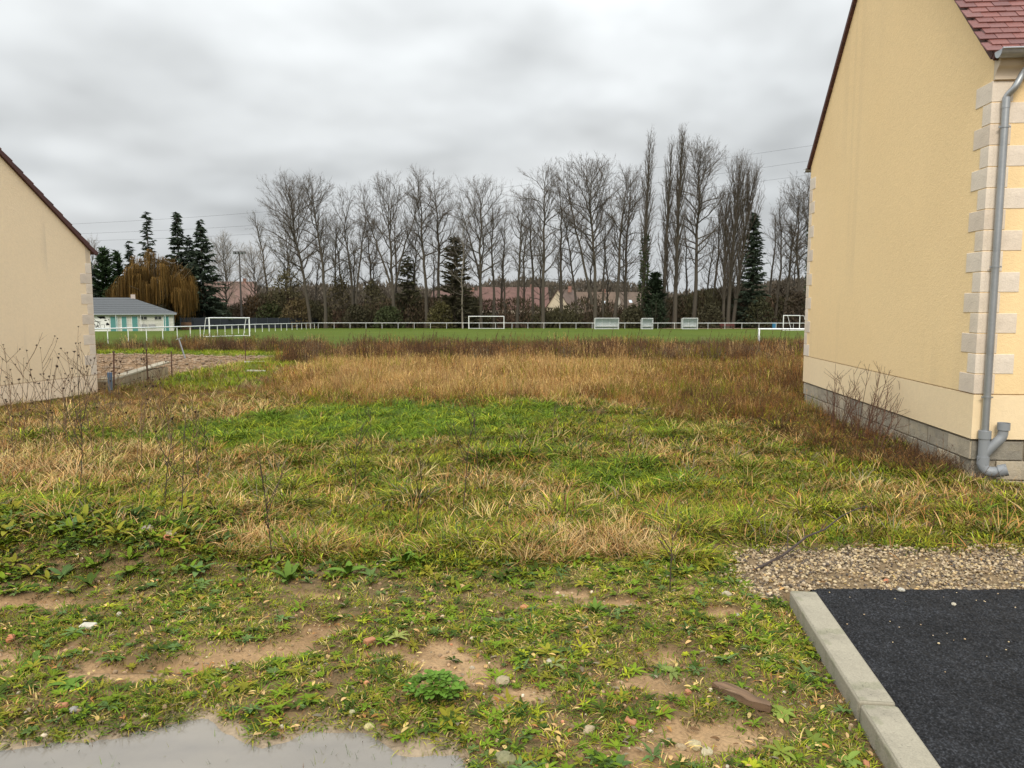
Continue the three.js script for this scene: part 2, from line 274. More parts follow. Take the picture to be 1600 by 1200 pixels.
// ------------------------------------------------------------ houses
const renderTex = (seed, streak) => dataTex(1024, (u, v) => {
  const n = fbm(u * 4 + seed, v * 4, 4, 4), f = vn(u * 256, v * 256, 256), w = fbm(u * 8 + seed, v * 8, 3, 8);
  let k = 0.93 + 0.15 * (n - 0.5) + 0.05 * (f - 0.5);
  const q = streak ? streak * sstep(0.60, 0.78, vn(u * 60, v * 1.5 + seed)) * sstep(0.45, 0.7, fbm(u * 9 + 3, v * 3, 3)) : 0;
  return [k * (1 - q), k * (1 - q * 0.95) * (0.995 + 0.02 * (w - 0.5)), k * (1 - q * 0.75) * (0.99 + 0.05 * (w - 0.5))];
}, false, 1 / 8, 1 / 8);
const renderBump = dataTex(512, (u, v) => grey(0.6 * vn(u * 150, v * 150, 150) + 0.4 * fbm(u * 40, v * 40, 3, 40)), false, 1, 1);
const yellowRender = new THREE.MeshStandardMaterial({ color: lin(0.93, 0.70, 0.385), map: renderTex(2, 0.05), bumpMap: renderBump, bumpScale: 0.003, roughness: 0.95 });
const yellowBand = new THREE.MeshStandardMaterial({ color: lin(0.92, 0.735, 0.47), map: renderTex(3, 0), bumpMap: renderBump, bumpScale: 0.002, roughness: 0.95 });
const beigeRender = new THREE.MeshStandardMaterial({ color: lin(0.92, 0.74, 0.505), map: renderTex(5, 0.3), bumpMap: renderBump, bumpScale: 0.003, roughness: 0.95 });
const beigeBand = new THREE.MeshStandardMaterial({ color: lin(0.92, 0.75, 0.55), map: renderTex(6, 0), bumpMap: renderBump, bumpScale: 0.003, roughness: 0.95 });
const quoinMats = [[0.80, 0.69, 0.56], [0.83, 0.73, 0.61], [0.76, 0.65, 0.53], [0.81, 0.7, 0.56]].map((c, i) => new THREE.MeshStandardMaterial({ color: lin(...c), map: dataTex(128, (u, v) => { const k = 0.9 + 0.2 * (fbm(u * 5 + i, v * 5, 4, 5) - 0.5) + 0.1 * (vn(u * 64, v * 64, 64) - 0.5); return [k, k, k]; }, false, 2, 2), bumpMap: renderBump, bumpScale: 0.002, roughness: 0.92 }));
const tileMats = [[0.20, 0.062, 0.05], [0.235, 0.075, 0.06], [0.17, 0.055, 0.048], [0.21, 0.075, 0.065]].map(c => mat(c, 0.62, { map: concTex }));
const darkTileMats = [[0.085, 0.035, 0.03], [0.11, 0.045, 0.035], [0.07, 0.032, 0.03]].map(c => mat(c, 0.8));
const blockMats = [[0.40, 0.35, 0.27], [0.46, 0.405, 0.31], [0.32, 0.29, 0.235], [0.50, 0.43, 0.32]].map((c, i) => new THREE.MeshStandardMaterial({ color: lin(...c), roughness: 0.95, map: dataTex(256, (u, v) => { const n = fbm(u * 4 + i * 3, v * 4, 5, 0), k = 0.85 + 0.5 * (n - 0.5) + 0.2 * (vn(u * 90, v * 90, 90) - 0.5); const q = sstep(0.56, 0.62, fbm(u * 7 + i * 5, v * 5, 4)); return [lerp(k, 1.0, q * 0.5), lerp(k, 0.97, q * 0.5), lerp(k, 0.9, q * 0.5)]; }, false, 1, 1), bumpMap: concBump, bumpScale: 0.006 }));
const zinc = new THREE.MeshPhysicalMaterial({ color: lin(0.44, 0.46, 0.47), metalness: 0.75, roughness: 0.42, map: dataTex(256, (u, v) => { const k = 0.82 + 0.3 * (fbm(u * 6, v * 3, 4, 0) - 0.5) + 0.08 * (vn(u * 60, v * 60, 60) - 0.5); return [k, k, k * 1.01]; }, false, 1, 1) });
const pvc = mat([0.25, 0.265, 0.28], 0.45);

// A house in its own frame: the gable wall seen from the plot is the plane x = 0, running from the front corner (z = 0) to the back corner (z = -D); body goes to +x * side
function gabledHouse(o) {
  const { root, D, eave, low, seam, len, side, tan, ren, band, quoin } = o, ridge = eave + D / 2 * tan;
  const S = v => v * side;
  // walls: an extruded pentagon above a plinth band
  const shp = new THREE.Shape(); shp.moveTo(0, seam + 0.006); shp.lineTo(D, seam + 0.006); shp.lineTo(D, eave); shp.lineTo(D / 2, ridge); shp.lineTo(0, eave); shp.closePath();
  const wg = new THREE.ExtrudeGeometry(shp, { depth: len, bevelEnabled: false }); wg.rotateY(Math.PI / 2); if (side < 0) wg.translate(-len, 0, 0);
  mesh('wall', metreUV(wg), ren, root);
  mesh('plinth_band', metreUV(box(len, seam - 0.004 - low, D + 0.004, S(len / 2), (seam - 0.004 + low) / 2, -D / 2)), band, root);
  mesh('plinth_core', metreUV(box(len - 0.06, 0.05, D - 0.05, S(len / 2), seam, -D / 2)), band, root);
  // foundation blocks under the render, joints open between them
  const fr = rng(o.seed), bl = 0.5, bh = 0.2;
  mesh('foundation', metreUV(box(len - 0.08, low + 0.98, D - 0.08, S(len / 2), (low - 0.02 - 1.0) / 2, -D / 2)), blockMats[0], root);
  if (o.blocks) {
    const bg = [0, 1, 2].map(k => metreUV(rbox(0.05, bh - 0.012, bl - 0.014 - k * 0.008, 0.008)));
    for (let row = 0; row < 4; row++) for (let z = (row % 2) * -0.25; z > -D + 0.1; z -= bl) {
      const m = mesh('concrete_block', bg[Math.floor(fr() * 3)], blockMats[Math.floor(fr() * 4)], root); const zz = Math.max(z - bl / 2, -D + bl / 2 - 0.01); m.position.set(S(0.035 + fr() * 0.01), low - 0.02 - bh * (row + 0.5), Math.min(zz, -0.27));
    }
    const fg = [0, 1].map(k => metreUV(rbox(bl - 0.014 - k * 0.008, bh - 0.012, 0.05, 0.008)));
    for (let row = 0; row < 4; row++) for (let k = 0; k < 4; k++) { const m = mesh('concrete_block', fg[k % 2], blockMats[Math.floor(fr() * 4)], root); m.position.set(S(0.27 + k * bl + (row % 2 ? 0.24 : 0.0)), low - 0.02 - bh * (row + 0.5), -0.035 - fr() * 0.008); }
  }
  // quoins: alternating long and short stones on each seen corner, 8 mm proud of the render
  const rowsN = o.rows, rh = (o.quoinTop - seam) / rowsN, pr = 0.006;
  const qgeo = {}; const qg = (a, b) => qgeo[a + '_' + b] ??= metreUV(rbox(a, rh - 0.007, b, 0.004));
  for (const back of o.corners) for (let k = 0; k < rowsN; k++) {
    const longG = (k + (o.phase || 0)) % 2 === 0; const lg = longG ? 0.30 : 0.155, lf = longG ? 0.19 : 0.36;
    const zs = back ? -D : 0, dir = back ? 1 : -1;
    const y = seam + rh * (k + 0.5) + 0.003, M = quoinMats[Math.floor(fr() * 4)];
    // corner stone on the gable side wraps the corner, its face on the other wall is a second leg
    const a = mesh('quoin_stone', qg(0.04, lg + pr), M, root); a.position.set(S(0.02 - pr), y, zs + dir * (lg + pr) / 2 - dir * pr);
    const b = mesh('quoin_stone', qg(lf - 0.034, 0.04), M, root); b.position.set(S(0.0325 + (lf - 0.034) / 2), y, zs + dir * 0.02 - dir * pr);
  }
  // roof
  const cs = 1 / Math.hypot(1, tan), pitch = Math.atan(tan), slopeL = D / 2 / cs, ov = o.overhang;
  const roofR = thingless('roof', root);
  for (const back of [0, 1]) {
    const dir = back ? 1 : -1; // z runs from the eave to the ridge
    const z0 = back ? -D : 0, L = slopeL + ov;
    const slab = box(len + 0.06, 0.06, L); const rot = back ? -pitch : pitch; // tilt so it climbs to the ridge
    slab.translate(0, 0.035, 0); slab.rotateX(rot); slab.translate(S(len / 2 - 0.02), (eave + ridge) / 2 - ov * tan * cs / 2, (z0 - D / 2) / 2 - dir * ov * cs / 2 * 1);
    mesh('roof_deck', slab, darkTileMats[0], roofR);
  }
  o.roofR = roofR; o.ridge = ridge; o.cs = cs; o.slopeL = slopeL; o.pitch = pitch;
  return o;
}
function thingless(name, parent) { const g = new THREE.Group(); g.name = name; parent.add(g); return g; }
// a course position: point on the outer roof surface, s metres up the slope from the wall line, on the front (back = 0) or back slope
function roofPoint(o, back, s, lift) { const z = back ? -o.D + s * o.cs + 0 : -s * o.cs; const y = o.eave + s * o.cs * o.tan; const nz = back ? -Math.sin(o.pitch) : Math.sin(o.pitch); return [y + lift * Math.cos(o.pitch), z + lift * nz]; }

{ // the yellow house on the right
  const root = thing('yellow_house', 'yellow rendered house with pale corner stones and red tiled roof, right edge', 'house', [4.6, 0, -7.6], -Math.atan(0.086));
  const o = gabledHouse({ root, D: 5.82, eave: 3.83, low: 0.155, seam: 0.605, len: 9, side: 1, tan: 1.03, ren: yellowRender, band: yellowBand, seed: 5, blocks: true, rows: 15, quoinTop: 3.62, corners: [0, 1], overhang: 0.03 });
  const r = rng(9), tw = 0.165, ex = 0.105;
  const tg = [0, 1, 2].map(k => { const g = new RoundedBoxGeometry(tw - 0.004, 0.014, ex + 0.07, 1, 0.004); g.rotateX(k * 0.004); return g; });
  const rest = []; let n = 0;
  for (let row = 0; row < 40; row++) for (let k = 0; k < 54; k++) {
    const s = 0.0 + row * ex, x = -0.035 + (row % 2 ? 0 : -tw / 2) + (k + 0.5) * tw; if (x < -0.05) continue; if (s > o.slopeL - 0.05) continue;
    const [y, z] = roofPoint(o, 0, s + 0.06, 0.082 + 0.004 * r());
    if (row < 17 && k < 17 && n < 290) { n++; const m = mesh('roof_tile', tg[k % 3], tileMats[Math.floor(r() * 4)], o.roofR); m.position.set(x, y, z); m.rotation.set(o.pitch - 0.1 + 0.012 * (r() - 0.5), 0.01 * (r() - 0.5), 0.012 * (r() - 0.5)); }
    else { const g = new THREE.BoxGeometry(tw - 0.004, 0.014, ex + 0.07); g.rotateX(o.pitch - 0.1 + 0.01 * (r() - 0.5)); g.translate(x, y, z); rest.push(g); }
  }
  tag(mesh('roof_tiles', merge(rest), tileMats[1], o.roofR), null, null, null, 'stuff');
  const back = []; for (let row = 0; row < 40; row++) { const s = 0.0 + row * ex; if (s > o.slopeL - 0.05) continue; const [y, z] = roofPoint(o, 1, s + 0.06, 0.082); back.push(box(8.8, 0.014, ex + 0.07, 4.45, y, z, -(o.pitch - 0.1))); }
  tag(mesh('roof_tiles', merge(back), tileMats[2], o.roofR), null, null, null, 'stuff');
  for (const b of [0, 1]) for (let k = 0; k < 24; k++) { const s = -0.02 + k * 0.185; if (s > o.slopeL) continue; const [y, z] = roofPoint(o, b, s + 0.05, 0.045); const m = mesh('verge_tile', vg(), darkTileMats[k % 3], o.roofR); m.position.set(-0.02, y, z); m.rotation.x = (b ? -1 : 1) * (o.pitch - 0.07); }
  mesh('ridge_tile', box(8.95, 0.08, 0.2, 4.44, o.ridge + 0.12, -o.D / 2), tileMats[0], o.roofR);
  function vg() { return vg.g ??= new RoundedBoxGeometry(0.05, 0.075, 0.21, 1, 0.008); }
  // moulded stone cornice under the gutter, front and back
  const cp = new THREE.Shape(); cp.moveTo(0, 0); cp.lineTo(0.03, 0); cp.lineTo(0.03, 0.03); cp.quadraticCurveTo(0.04, 0.08, 0.075, 0.1); cp.quadraticCurveTo(0.105, 0.12, 0.105, 0.16); cp.lineTo(0.105, 0.19); cp.lineTo(0, 0.19); cp.closePath();
  const cg = new THREE.ExtrudeGeometry(cp, { depth: 8.9, bevelEnabled: false }); cg.rotateY(-Math.PI / 2); // profile into +z, run along x
  cg.translate(8.9, 3.625, 0.002); mesh('cornice', metreUV(cg), new THREE.MeshStandardMaterial({ color: lin(0.62, 0.52, 0.4), roughness: 0.9, side: THREE.DoubleSide }), root);
  // zinc gutter: half round trough with a rolled rim and end cap
  const gz = 0.165, gyy = 3.85;
  const gp = []; for (let k = 0; k <= 12; k++) { const a = Math.PI + k / 12 * Math.PI; gp.push([Math.cos(a) * 0.066, Math.sin(a) * 0.066]); }
  const gb = new THREE.Shape(); gp.forEach(([a, b], i) => i ? gb.lineTo(a, b) : gb.moveTo(a, b)); for (let k = 12; k >= 0; k--) gb.lineTo(gp[k][0] * 0.95, gp[k][1] * 0.95); gb.closePath();
  const gg = new THREE.ExtrudeGeometry(gb, { depth: 8.9, bevelEnabled: false }); gg.rotateY(Math.PI / 2); gg.translate(-0.05, gyy, gz);
  const gut = mesh('gutter', metreUV(gg), zinc, root);
  mesh('rolled_rim', rod([-0.05, gyy, gz + 0.07], [8.85, gyy, gz + 0.07], 0.011, 8), zinc, gut);
  const cap = new THREE.CircleGeometry(0.066, 20, Math.PI, Math.PI); cap.rotateY(-Math.PI / 2); cap.translate(-0.052, gyy, gz); mesh('end_cap', cap, new THREE.MeshPhysicalMaterial({ color: zinc.color, metalness: 0.7, roughness: 0.42, side: THREE.DoubleSide }), gut);
  for (let k = 0; k < 6; k++) mesh('bracket', box(0.022, 0.14, 0.012, 0.3 + k * 0.6, gyy - 0.04, gz - 0.075), zinc, gut);
  const bg2 = new THREE.ExtrudeGeometry(gb, { depth: 8.9, bevelEnabled: false }); bg2.rotateY(Math.PI / 2); bg2.translate(-0.05, gyy - 0.02, -o.D - 0.21); mesh('gutter', metreUV(bg2), zinc, root);
  // downpipe with swan neck, clips, and PVC drain
  const px = 0.1, pz = 0.058, dp = thingless('downpipe', root);
  const neck = new THREE.CatmullRomCurve3([[px + 0.13, gyy - 0.05, gz], [px + 0.13, gyy - 0.13, gz], [px + 0.1, gyy - 0.2, gz - 0.04], [px + 0.045, gyy - 0.32, pz + 0.05], [px, gyy - 0.4, pz], [px, gyy - 0.5, pz]].map(a => new THREE.Vector3(...a)));
  mesh('swan_neck', metreUV(new THREE.TubeGeometry(neck, 40, 0.032, 16)), zinc, dp);
  mesh('pipe', metreUV(rod([px, 0.22, pz], [px, gyy - 0.44, pz], 0.034, 20)), zinc, dp);
  mesh('collar', metreUV(rod([px, gyy - 0.5, pz], [px, gyy - 0.4, pz], 0.037, 20)), zinc, dp);
  for (const y of [3.17, 1.85, 0.575]) { const c = mesh('clip', rod([px, y, pz], [px, y + 0.018, pz], 0.04, 20), zinc, dp); mesh('clip_lug', box(0.11, 0.014, 0.01, px, y + 0.009, pz), zinc, c); mesh('wall_stud', rod([px, y + 0.009, -0.01], [px, y + 0.009, pz - 0.03], 0.006, 6), zinc, c); }
  const dr = thingless('drain', root), tub = (name, pts, rad, par = dr) => mesh(name, new THREE.TubeGeometry(new THREE.CatmullRomCurve3(pts.map(a => new THREE.Vector3(...a))), 28, rad, 18), pvcD, par);
  const pvcD = mat([0.25, 0.265, 0.28], 0.45, { side: THREE.DoubleSide });
  mesh('socket', rod([px, 0.17, pz], [px, 0.25, pz], 0.058, 20), pvc, dr);
  tub('pipe', [[px, 0.2, pz], [px, 0.05, pz], [px, -0.1, pz]], 0.05);
  mesh('socket', rod([px, -0.09, pz], [px, -0.01, pz], 0.056, 20), pvc, dr);
  tub('branch', [[px, 0.0, pz], [px + 0.03, 0.05, pz + 0.01], [px + 0.1, 0.14, pz + 0.03], [px + 0.145, 0.2, pz + 0.035], [px + 0.155, 0.29, pz + 0.035]], 0.046);
  const so = new THREE.CylinderGeometry(0.057, 0.057, 0.07, 20, 1, true); so.translate(px + 0.155, 0.30, pz + 0.035); mesh('socket', so, pvcD, dr);
  tub('elbow', [[px, -0.05, pz], [px, -0.1, pz + 0.005], [px + 0.03, -0.15, pz + 0.02], [px + 0.09, -0.155, pz + 0.05], [px + 0.15, -0.135, pz + 0.08]], 0.052);
  const eo = new THREE.CylinderGeometry(0.06, 0.06, 0.075, 20, 1, true); eo.rotateZ(-1.25); eo.rotateY(-0.45); eo.translate(px + 0.15, -0.13, pz + 0.085); mesh('socket', eo, pvcD, dr);
  shadows(root);
}
{ // the beige house on the left: its right-hand gable wall, seen from the back corner
  const D = 7.4, k = 0.25, cx = -8.575, cd = 15.8; const ang = Math.atan(k), fx = cx - D * Math.sin(ang), fd = cd - D * Math.cos(ang);
  const root = thing('beige_house', 'beige rendered gable of a house with stepped dark verge tiles, left edge', 'house', [fx, 0, -fd], -ang);
  const o = gabledHouse({ root, D, eave: 2.56, low: -0.32, seam: 0.05, len: 9, side: -1, tan: 0.79, ren: beigeRender, band: beigeBand, seed: 8, blocks: false, rows: 11, quoinTop: 2.32, corners: [0, 1], phase: 1, overhang: 0.1 });
  const vgeo = new RoundedBoxGeometry(0.05, 0.08, 0.31, 1, 0.008);
  for (const b of [0, 1]) for (let q = 0; q < 19; q++) { const s = -0.1 + q * 0.27; if (s > o.slopeL) continue; const [y, z] = roofPoint(o, b, s + 0.1, 0.055); const m = mesh('verge_tile', vgeo, darkTileMats[q % 3], o.roofR); m.position.set(0.02, y, z); m.rotation.x = (b ? -1 : 1) * (o.pitch - 0.075); }
  for (const b of [0, 1]) { const gs = []; for (let q = 0; q < 30; q++) { const s = -0.1 + q * 0.17; if (s > o.slopeL - 0.05) continue; const [y, z] = roofPoint(o, b, s + 0.1, 0.075); gs.push(box(8.9, 0.016, 0.25, -4.45, y, z, (b ? -1 : 1) * (o.pitch - 0.08))); } tag(mesh('roof_tiles', merge(gs), darkTileMats[1], o.roofR), null, null, null, 'stuff'); }
  mesh('ridge_tile', box(8.95, 0.08, 0.2, -4.44, o.ridge + 0.12, -D / 2), darkTileMats[1], o.roofR);
  shadows(root);
  // blue pipe end at the back corner
  const bp = thing('blue_pipe', 'short blue plastic pipe stub at the beige house corner', 'pipe', [cx + 0.2, -0.36, -(cd + 0.12)]);
  mesh('tube', rod([0, 0, 0], [0, 0.42, 0], 0.045, 14), mat([0.085, 0.12, 0.165], 0.6), bp); mesh('sleeve', rod([0, 0.34, 0], [0, 0.44, 0], 0.05, 14), mat([0.08, 0.13, 0.21], 0.6), bp);
}
{ // low garden wall of concrete blocks, garden stakes, leaning post, white planks
  const a = [-8.62, 16.05], b = [-9.12, 20.2], L = Math.hypot(b[0] - a[0], b[1] - a[1]), turn = Math.atan2(-(b[0] - a[0]), b[1] - a[1]);
  const root = thing('garden_wall', 'low tan block wall running back from the beige house corner', 'wall', [a[0], gy(a[0], a[1]) - 0.1, -a[1]], turn);
  const r = rng(3), g = metreUV(rbox(0.2, 0.19, 0.488, 0.008)), ms = [[0.42, 0.32, 0.2], [0.36, 0.275, 0.175], [0.46, 0.36, 0.235]].map(c => mat(c, 0.95, { map: concTex, bumpMap: concBump, bumpScale: 0.004 }));
  const drop = (gy(b[0], b[1]) - gy(a[0], a[1])) / L;
  for (let row = 0; row < 2; row++) for (let s = 0; s < Math.floor(L / 0.5); s++) { const m = mesh('wall_block', g, ms[Math.floor(r() * 3)], root); const z = (s + 0.5 + (row % 2) * 0.02) * 0.5; m.position.set((r() - 0.5) * 0.006, 0.1 + row * 0.2 + drop * z, -z); m.rotation.x = -Math.atan(drop); }
  { const q = mesh('coping', rbox(0.23, 0.04, L, 0.006), mat([0.50, 0.43, 0.32], 0.9, { map: concTex }), root); q.position.set(0, 0.425 + drop * L / 2, -L / 2); q.rotation.x = -Math.atan(drop); }
  const stake = (x, d, h, lean, label) => { const s = thing('garden_stake', label, 'stake', [x, gy(x, d) - 0.05, -d], 0, 'rusty stakes along the garden plot'); mesh('rod', rod([0, 0, 0], [lean, h, 0], 0.016, 7), mat([0.10, 0.045, 0.03], 0.9), s); mesh('cap', rod([lean, h, 0], [lean * 1.03, h + 0.035, 0], 0.02, 7), mat([0.09, 0.05, 0.04], 0.8), s); };
  stake(-8.45, 16.2, 0.86, 0.04, 'rusty stake beside the blue pipe and house corner'); stake(-8.72, 18.3, 0.88, 0.0, 'rusty stake midway along the low garden wall'); stake(-9.05, 20.35, 0.72, 0.01, 'rusty stake at the far end of the low wall'); stake(-9.9, 28.5, 0.98, -0.02, 'rusty stake standing alone beyond the tilled plot');
  const lp = thing('leaning_post', 'grey metal post leaning over the tilled plot', 'post', [-13.2, gy(-13.2, 31.0) - 0.05, -31.0]);
  mesh('post', rod([0, 0, 0], [-0.24, 0.86, 0], 0.03, 10), zinc, lp); mesh('top_plate', box(0.2, 0.03, 0.08, -0.24, 0.87, 0, 0, 0, 0.28), zinc, lp);
  const pl = (x, d, l, t, label) => { const p = thing('white_plank', label, 'plank', [x, gy(x, d) - 0.01, -d], t); mesh('board', rbox(l, 0.05, 0.12, 0.008, 0, 0.05, 0), mat([0.6, 0.57, 0.5], 0.8, { map: concTex }), p); mesh('batten', rbox(0.06, 0.03, 0.2, 0.006, l * 0.3, 0.012, 0), mat([0.42, 0.36, 0.28], 0.9), p); };
  pl(-9.4, 28.0, 0.75, 0.35, 'white plank lying at the corner of the tilled plot'); pl(-7.75, 23.2, 0.6, -0.3, 'short white plank lying in the rough grass');
}

// ------------------------------------------------------------ playing field
const fieldWhite = mat([0.80, 0.81, 0.80], 0.45);
{ // white post and rail fence round the pitch
  const pts = [[-25.3, 40], [-27.6, 66], [-31.7, 95], [-33.6, 133.5], [0, 131], [48.5, 125], [75, 120]];
  const labels = ['white post and rail fence before the clubhouse', 'white rail fence passing behind the left goal', 'white rail fence receding before the dark screen', 'white rail fence under the left half of the trees', 'white rail fence behind the white dugouts', 'white rail fence behind the right goal'];
  for (let k = 0; k + 1 < pts.length; k++) {
    const [a, b] = [pts[k], pts[k + 1]], L = Math.hypot(b[0] - a[0], b[1] - a[1]), n = Math.round(L / (k < 3 ? 3.2 : 2.7)), h = 0.97;
    const f = thing('pitch_railing', labels[k], 'railing', [a[0], gy(...a), -a[1]], 0, 'white railing around the playing field');
    const loc = t => { const x = lerp(a[0], b[0], t), d = lerp(a[1], b[1], t); return [x - a[0], gy(x, d) - gy(...a), -(d - a[1])]; };
    for (let i = 0; i < n + (k === pts.length - 2 ? 1 : 0); i++) { const p = loc(i / n); mesh('post', rod([p[0], p[1] - 0.1, p[2]], [p[0], p[1] + h, p[2]], 0.03, 6), fieldWhite, f); const q = loc((i + 1) / n); if (i < n) mesh('rail', rod([p[0], p[1] + h, p[2]], [q[0], q[1] + h, q[2]], 0.042, 6), fieldWhite, f); }
  }
}
const netTex = (() => { const n = 64, d = new Uint8Array(n * n * 4); for (let j = 0; j < n; j++) for (let i = 0; i < n; i++) { const on = (i % 16 < 1) || (j % 16 < 1); d.set([255, 255, 255, on ? 255 : 0], (j * n + i) * 4); const k = (j * n + i) * 4; d[k] = d[k + 1] = d[k + 2] = on ? 255 : 0; } const t = new THREE.DataTexture(d, n, n); t.wrapS = t.wrapT = THREE.RepeatWrapping; t.magFilter = THREE.LinearFilter; t.repeat.set(6, 3); t.needsUpdate = true; return t; })();
function goal(label, a, b, h, back, r = 0.06, mini) {
  const g = thing('football_goal', label, 'goal', [a[0], gy(...a), -a[1]], 0, 'white football goals'); const q = [b[0] - a[0], gy(...b) - gy(...a), -(b[1] - a[1])], L = Math.hypot(q[0], q[2]);
  const nx = q[2] / L * back, nz = -q[0] / L * back; // outward depth direction
  mesh('goal_post', rod([0, -0.05, 0], [0, h, 0], r, 8), fieldWhite, g); mesh('goal_post', rod([q[0], q[1] - 0.05, q[2]], [q[0], q[1] + h, q[2]], r, 8), fieldWhite, g);
  mesh('crossbar', rod([-q[0] / L * r, h, -q[2] / L * r], [q[0] * (1 + r / L), q[1] + h, q[2] * (1 + r / L)], r, 8), fieldWhite, g);
  const thin = 0.025; for (const p of [[0, 0, 0], q]) mesh('side_stay', merge([rod([p[0], p[1] + h, p[2]], [p[0] + nx * 0.5, p[1] + h - 0.02, p[2] + nz * 0.5], thin, 6), rod([p[0] + nx * 0.5, p[1] + h - 0.02, p[2] + nz * 0.5], [p[0] + nx, p[1] + 0.03, p[2] + nz], thin, 6), rod([p[0], p[1] + 0.03, p[2]], [p[0] + nx, p[1] + 0.03, p[2] + nz], thin, 6)]), fieldWhite, g);
  mesh('ground_bar', rod([nx, 0.03, nz], [q[0] + nx, q[1] + 0.03, q[2] + nz], thin * 1.4, 6), fieldWhite, g);
  return g;
}
goal('white football goal near the clubhouse, net bar low behind', [-26.85, 68.3], [-24.7, 72.4], 1.7, 0.8, 0.055);
goal('white football goal under the trees, between bare trunks', [-7.25, 129], [-1.35, 128.7], 2.08, 1.2);
goal('white football goal half hidden by the yellow house', [38.4, 109], [42.2, 113], 2.12, -1.2);
goal('low white training goal nearest the yellow house corner', [13.8, 43], [18.3, 41.9], 1.03, -0.9, 0.045);
function dugout(label, x, d, w, h, dep, panes, rows) { // white framed shelter glazed with clear sheets
  const g = thing('dugout', label, 'dugout', [x, gy(x, d), -d], 0, 'white dugouts beside the pitch'); const r = 0.035, W = w / 2;
  const glass = new THREE.MeshPhysicalMaterial({ color: lin(0.75, 0.79, 0.8), transmission: 0.55, roughness: 0.25, thickness: 0 });
  for (const sx of [-W, W]) { mesh('corner_post', rod([sx, 0, 0], [sx, h, 0], r, 6), fieldWhite, g); mesh('corner_post', rod([sx, 0, -dep], [sx, h * 0.92, -dep], r, 6), fieldWhite, g); mesh('side_rail', merge([rod([sx, h, 0], [sx, h * 0.92, -dep], r, 6), rod([sx, 0.05, 0], [sx, 0.05, -dep], r, 6)]), fieldWhite, g); mesh('side_pane', box(0.012, h * 0.86, dep - 0.08, sx, h * 0.47, -dep / 2), glass, g); }
  for (let k = 0; k <= rows; k++) { const y = 0.05 + (h * 0.92 - 0.05) * k / rows; mesh('back_rail', rod([-W, y, -dep], [W, y, -dep], r, 6), fieldWhite, g); }
  for (let k = 1; k < panes; k++) mesh('mullion', rod([-W + w * k / panes, 0.05, -dep], [-W + w * k / panes, h * 0.92, -dep], r * 0.9, 6), fieldWhite, g);
  for (let k = 0; k < panes; k++) mesh('back_pane', box(w / panes - 0.09, h * 0.86, 0.012, -W + w * (k + 0.5) / panes, h * 0.47, -dep + 0.05), glass, g);
  mesh('front_rail', merge([rod([-W, h, 0], [W, h, 0], r, 6), rod([-W, 0.05, 0], [W, 0.05, 0], r, 6)]), fieldWhite, g); mesh('bench', box(w - 0.2, 0.06, 0.35, 0, 0.45, -dep + 0.3), fieldWhite, g);
  const rf = box(w, 0.012, dep - 0.05, 0, h * 0.97, -dep / 2); mesh('roof_pane', rf, glass, g);
}
dugout('widest white framed dugout, left of the three', 15.4, 125, 3.85, 1.78, 1.1, 3, 4);
dugout('narrow white framed dugout between the other two', 21.9, 124.5, 1.75, 1.75, 1.1, 1, 2);
dugout('white framed dugout, right of the three', 28.7, 124, 2.4, 1.78, 1.1, 2, 4);
{
  const b = thing('park_bench', 'dark red bench on the sand strip behind the railing', 'bench', [36.5, gy(36.5, 130.5), -130.5]); const m = mat([0.10, 0.022, 0.018], 0.7);
  for (let k = 0; k < 3; k++) mesh('seat_slat', box(2.5, 0.04, 0.12, 0, 0.44, -0.14 + k * 0.14), m, b); for (let k = 0; k < 2; k++) mesh('back_slat', box(2.5, 0.13, 0.04, 0, 0.6 + k * 0.18, -0.26), m, b); for (const x of [-1, 1]) mesh('leg', box(0.08, 0.8, 0.4, x, 0.36, -0.05), m, b);
  const n = thing('blue_bin', 'small blue bin behind the railing near the yellow house', 'bin', [44.6, gy(44.6, 131), -131]); mesh('body', new THREE.CylinderGeometry(0.36, 0.3, 0.95, 14).translate(0, 0.475, 0), mat([0.03, 0.16, 0.3], 0.5), n); mesh('lid', new THREE.CylinderGeometry(0.39, 0.39, 0.08, 14).translate(0, 0.98, 0), mat([0.03, 0.14, 0.27], 0.5), n);
  const p = thing('grey_post', 'slim grey post beside the low white training goal', 'post', [17.0, gy(17, 42.5), -42.5]); mesh('shaft', rod([0, -0.1, 0], [0, 1.25, 0], 0.035, 8), zinc, p); mesh('cap', rod([0, 1.25, 0], [0, 1.3, 0], 0.045, 8), zinc, p);
}
{ // dark screen fence
  const A = [-50, 116], B = [-34.9, 145.5], n = 13, L = Math.hypot(B[0] - A[0], B[1] - A[1]); const f = thing('screen_fence', 'dark cloth screen fence between the clubhouse and the trees', 'fence', [A[0], gy(...A), -A[1]], Math.atan2(B[1] - A[1], B[0] - A[0]));
  const ms = [mat([0.022, 0.026, 0.034], 0.85), mat([0.028, 0.032, 0.042], 0.85)];
  const dy = gy(...B) - gy(...A); for (let k = 0; k < n; k++) { mesh('screen_panel', box(L / n - 0.03, 1.75, 0.03, (k + 0.5) * L / n, 0.95 + dy * k / n, 0), ms[k % 2], f); mesh('post', rod([k * L / n, -0.1 + dy * k / n, 0.03], [k * L / n, 1.9 + dy * k / n, 0.03], 0.04, 6), mat([0.05, 0.06, 0.07], 0.6), f); }
  const w = thing('wooden_gate', 'brown wooden gate between the clubhouse and the dark screen', 'gate', [-48.0, gy(-47.5, 112), -112]); for (let k = 0; k < 6; k++) mesh('board', box(0.24, 1.1, 0.04, k * 0.25, 0.6, 0), mat([0.12, 0.065, 0.035], 0.9), w); mesh('brace', box(1.5, 0.1, 0.03, 0.62, 0.8, -0.04), mat([0.1, 0.055, 0.03], 0.9), w);
}
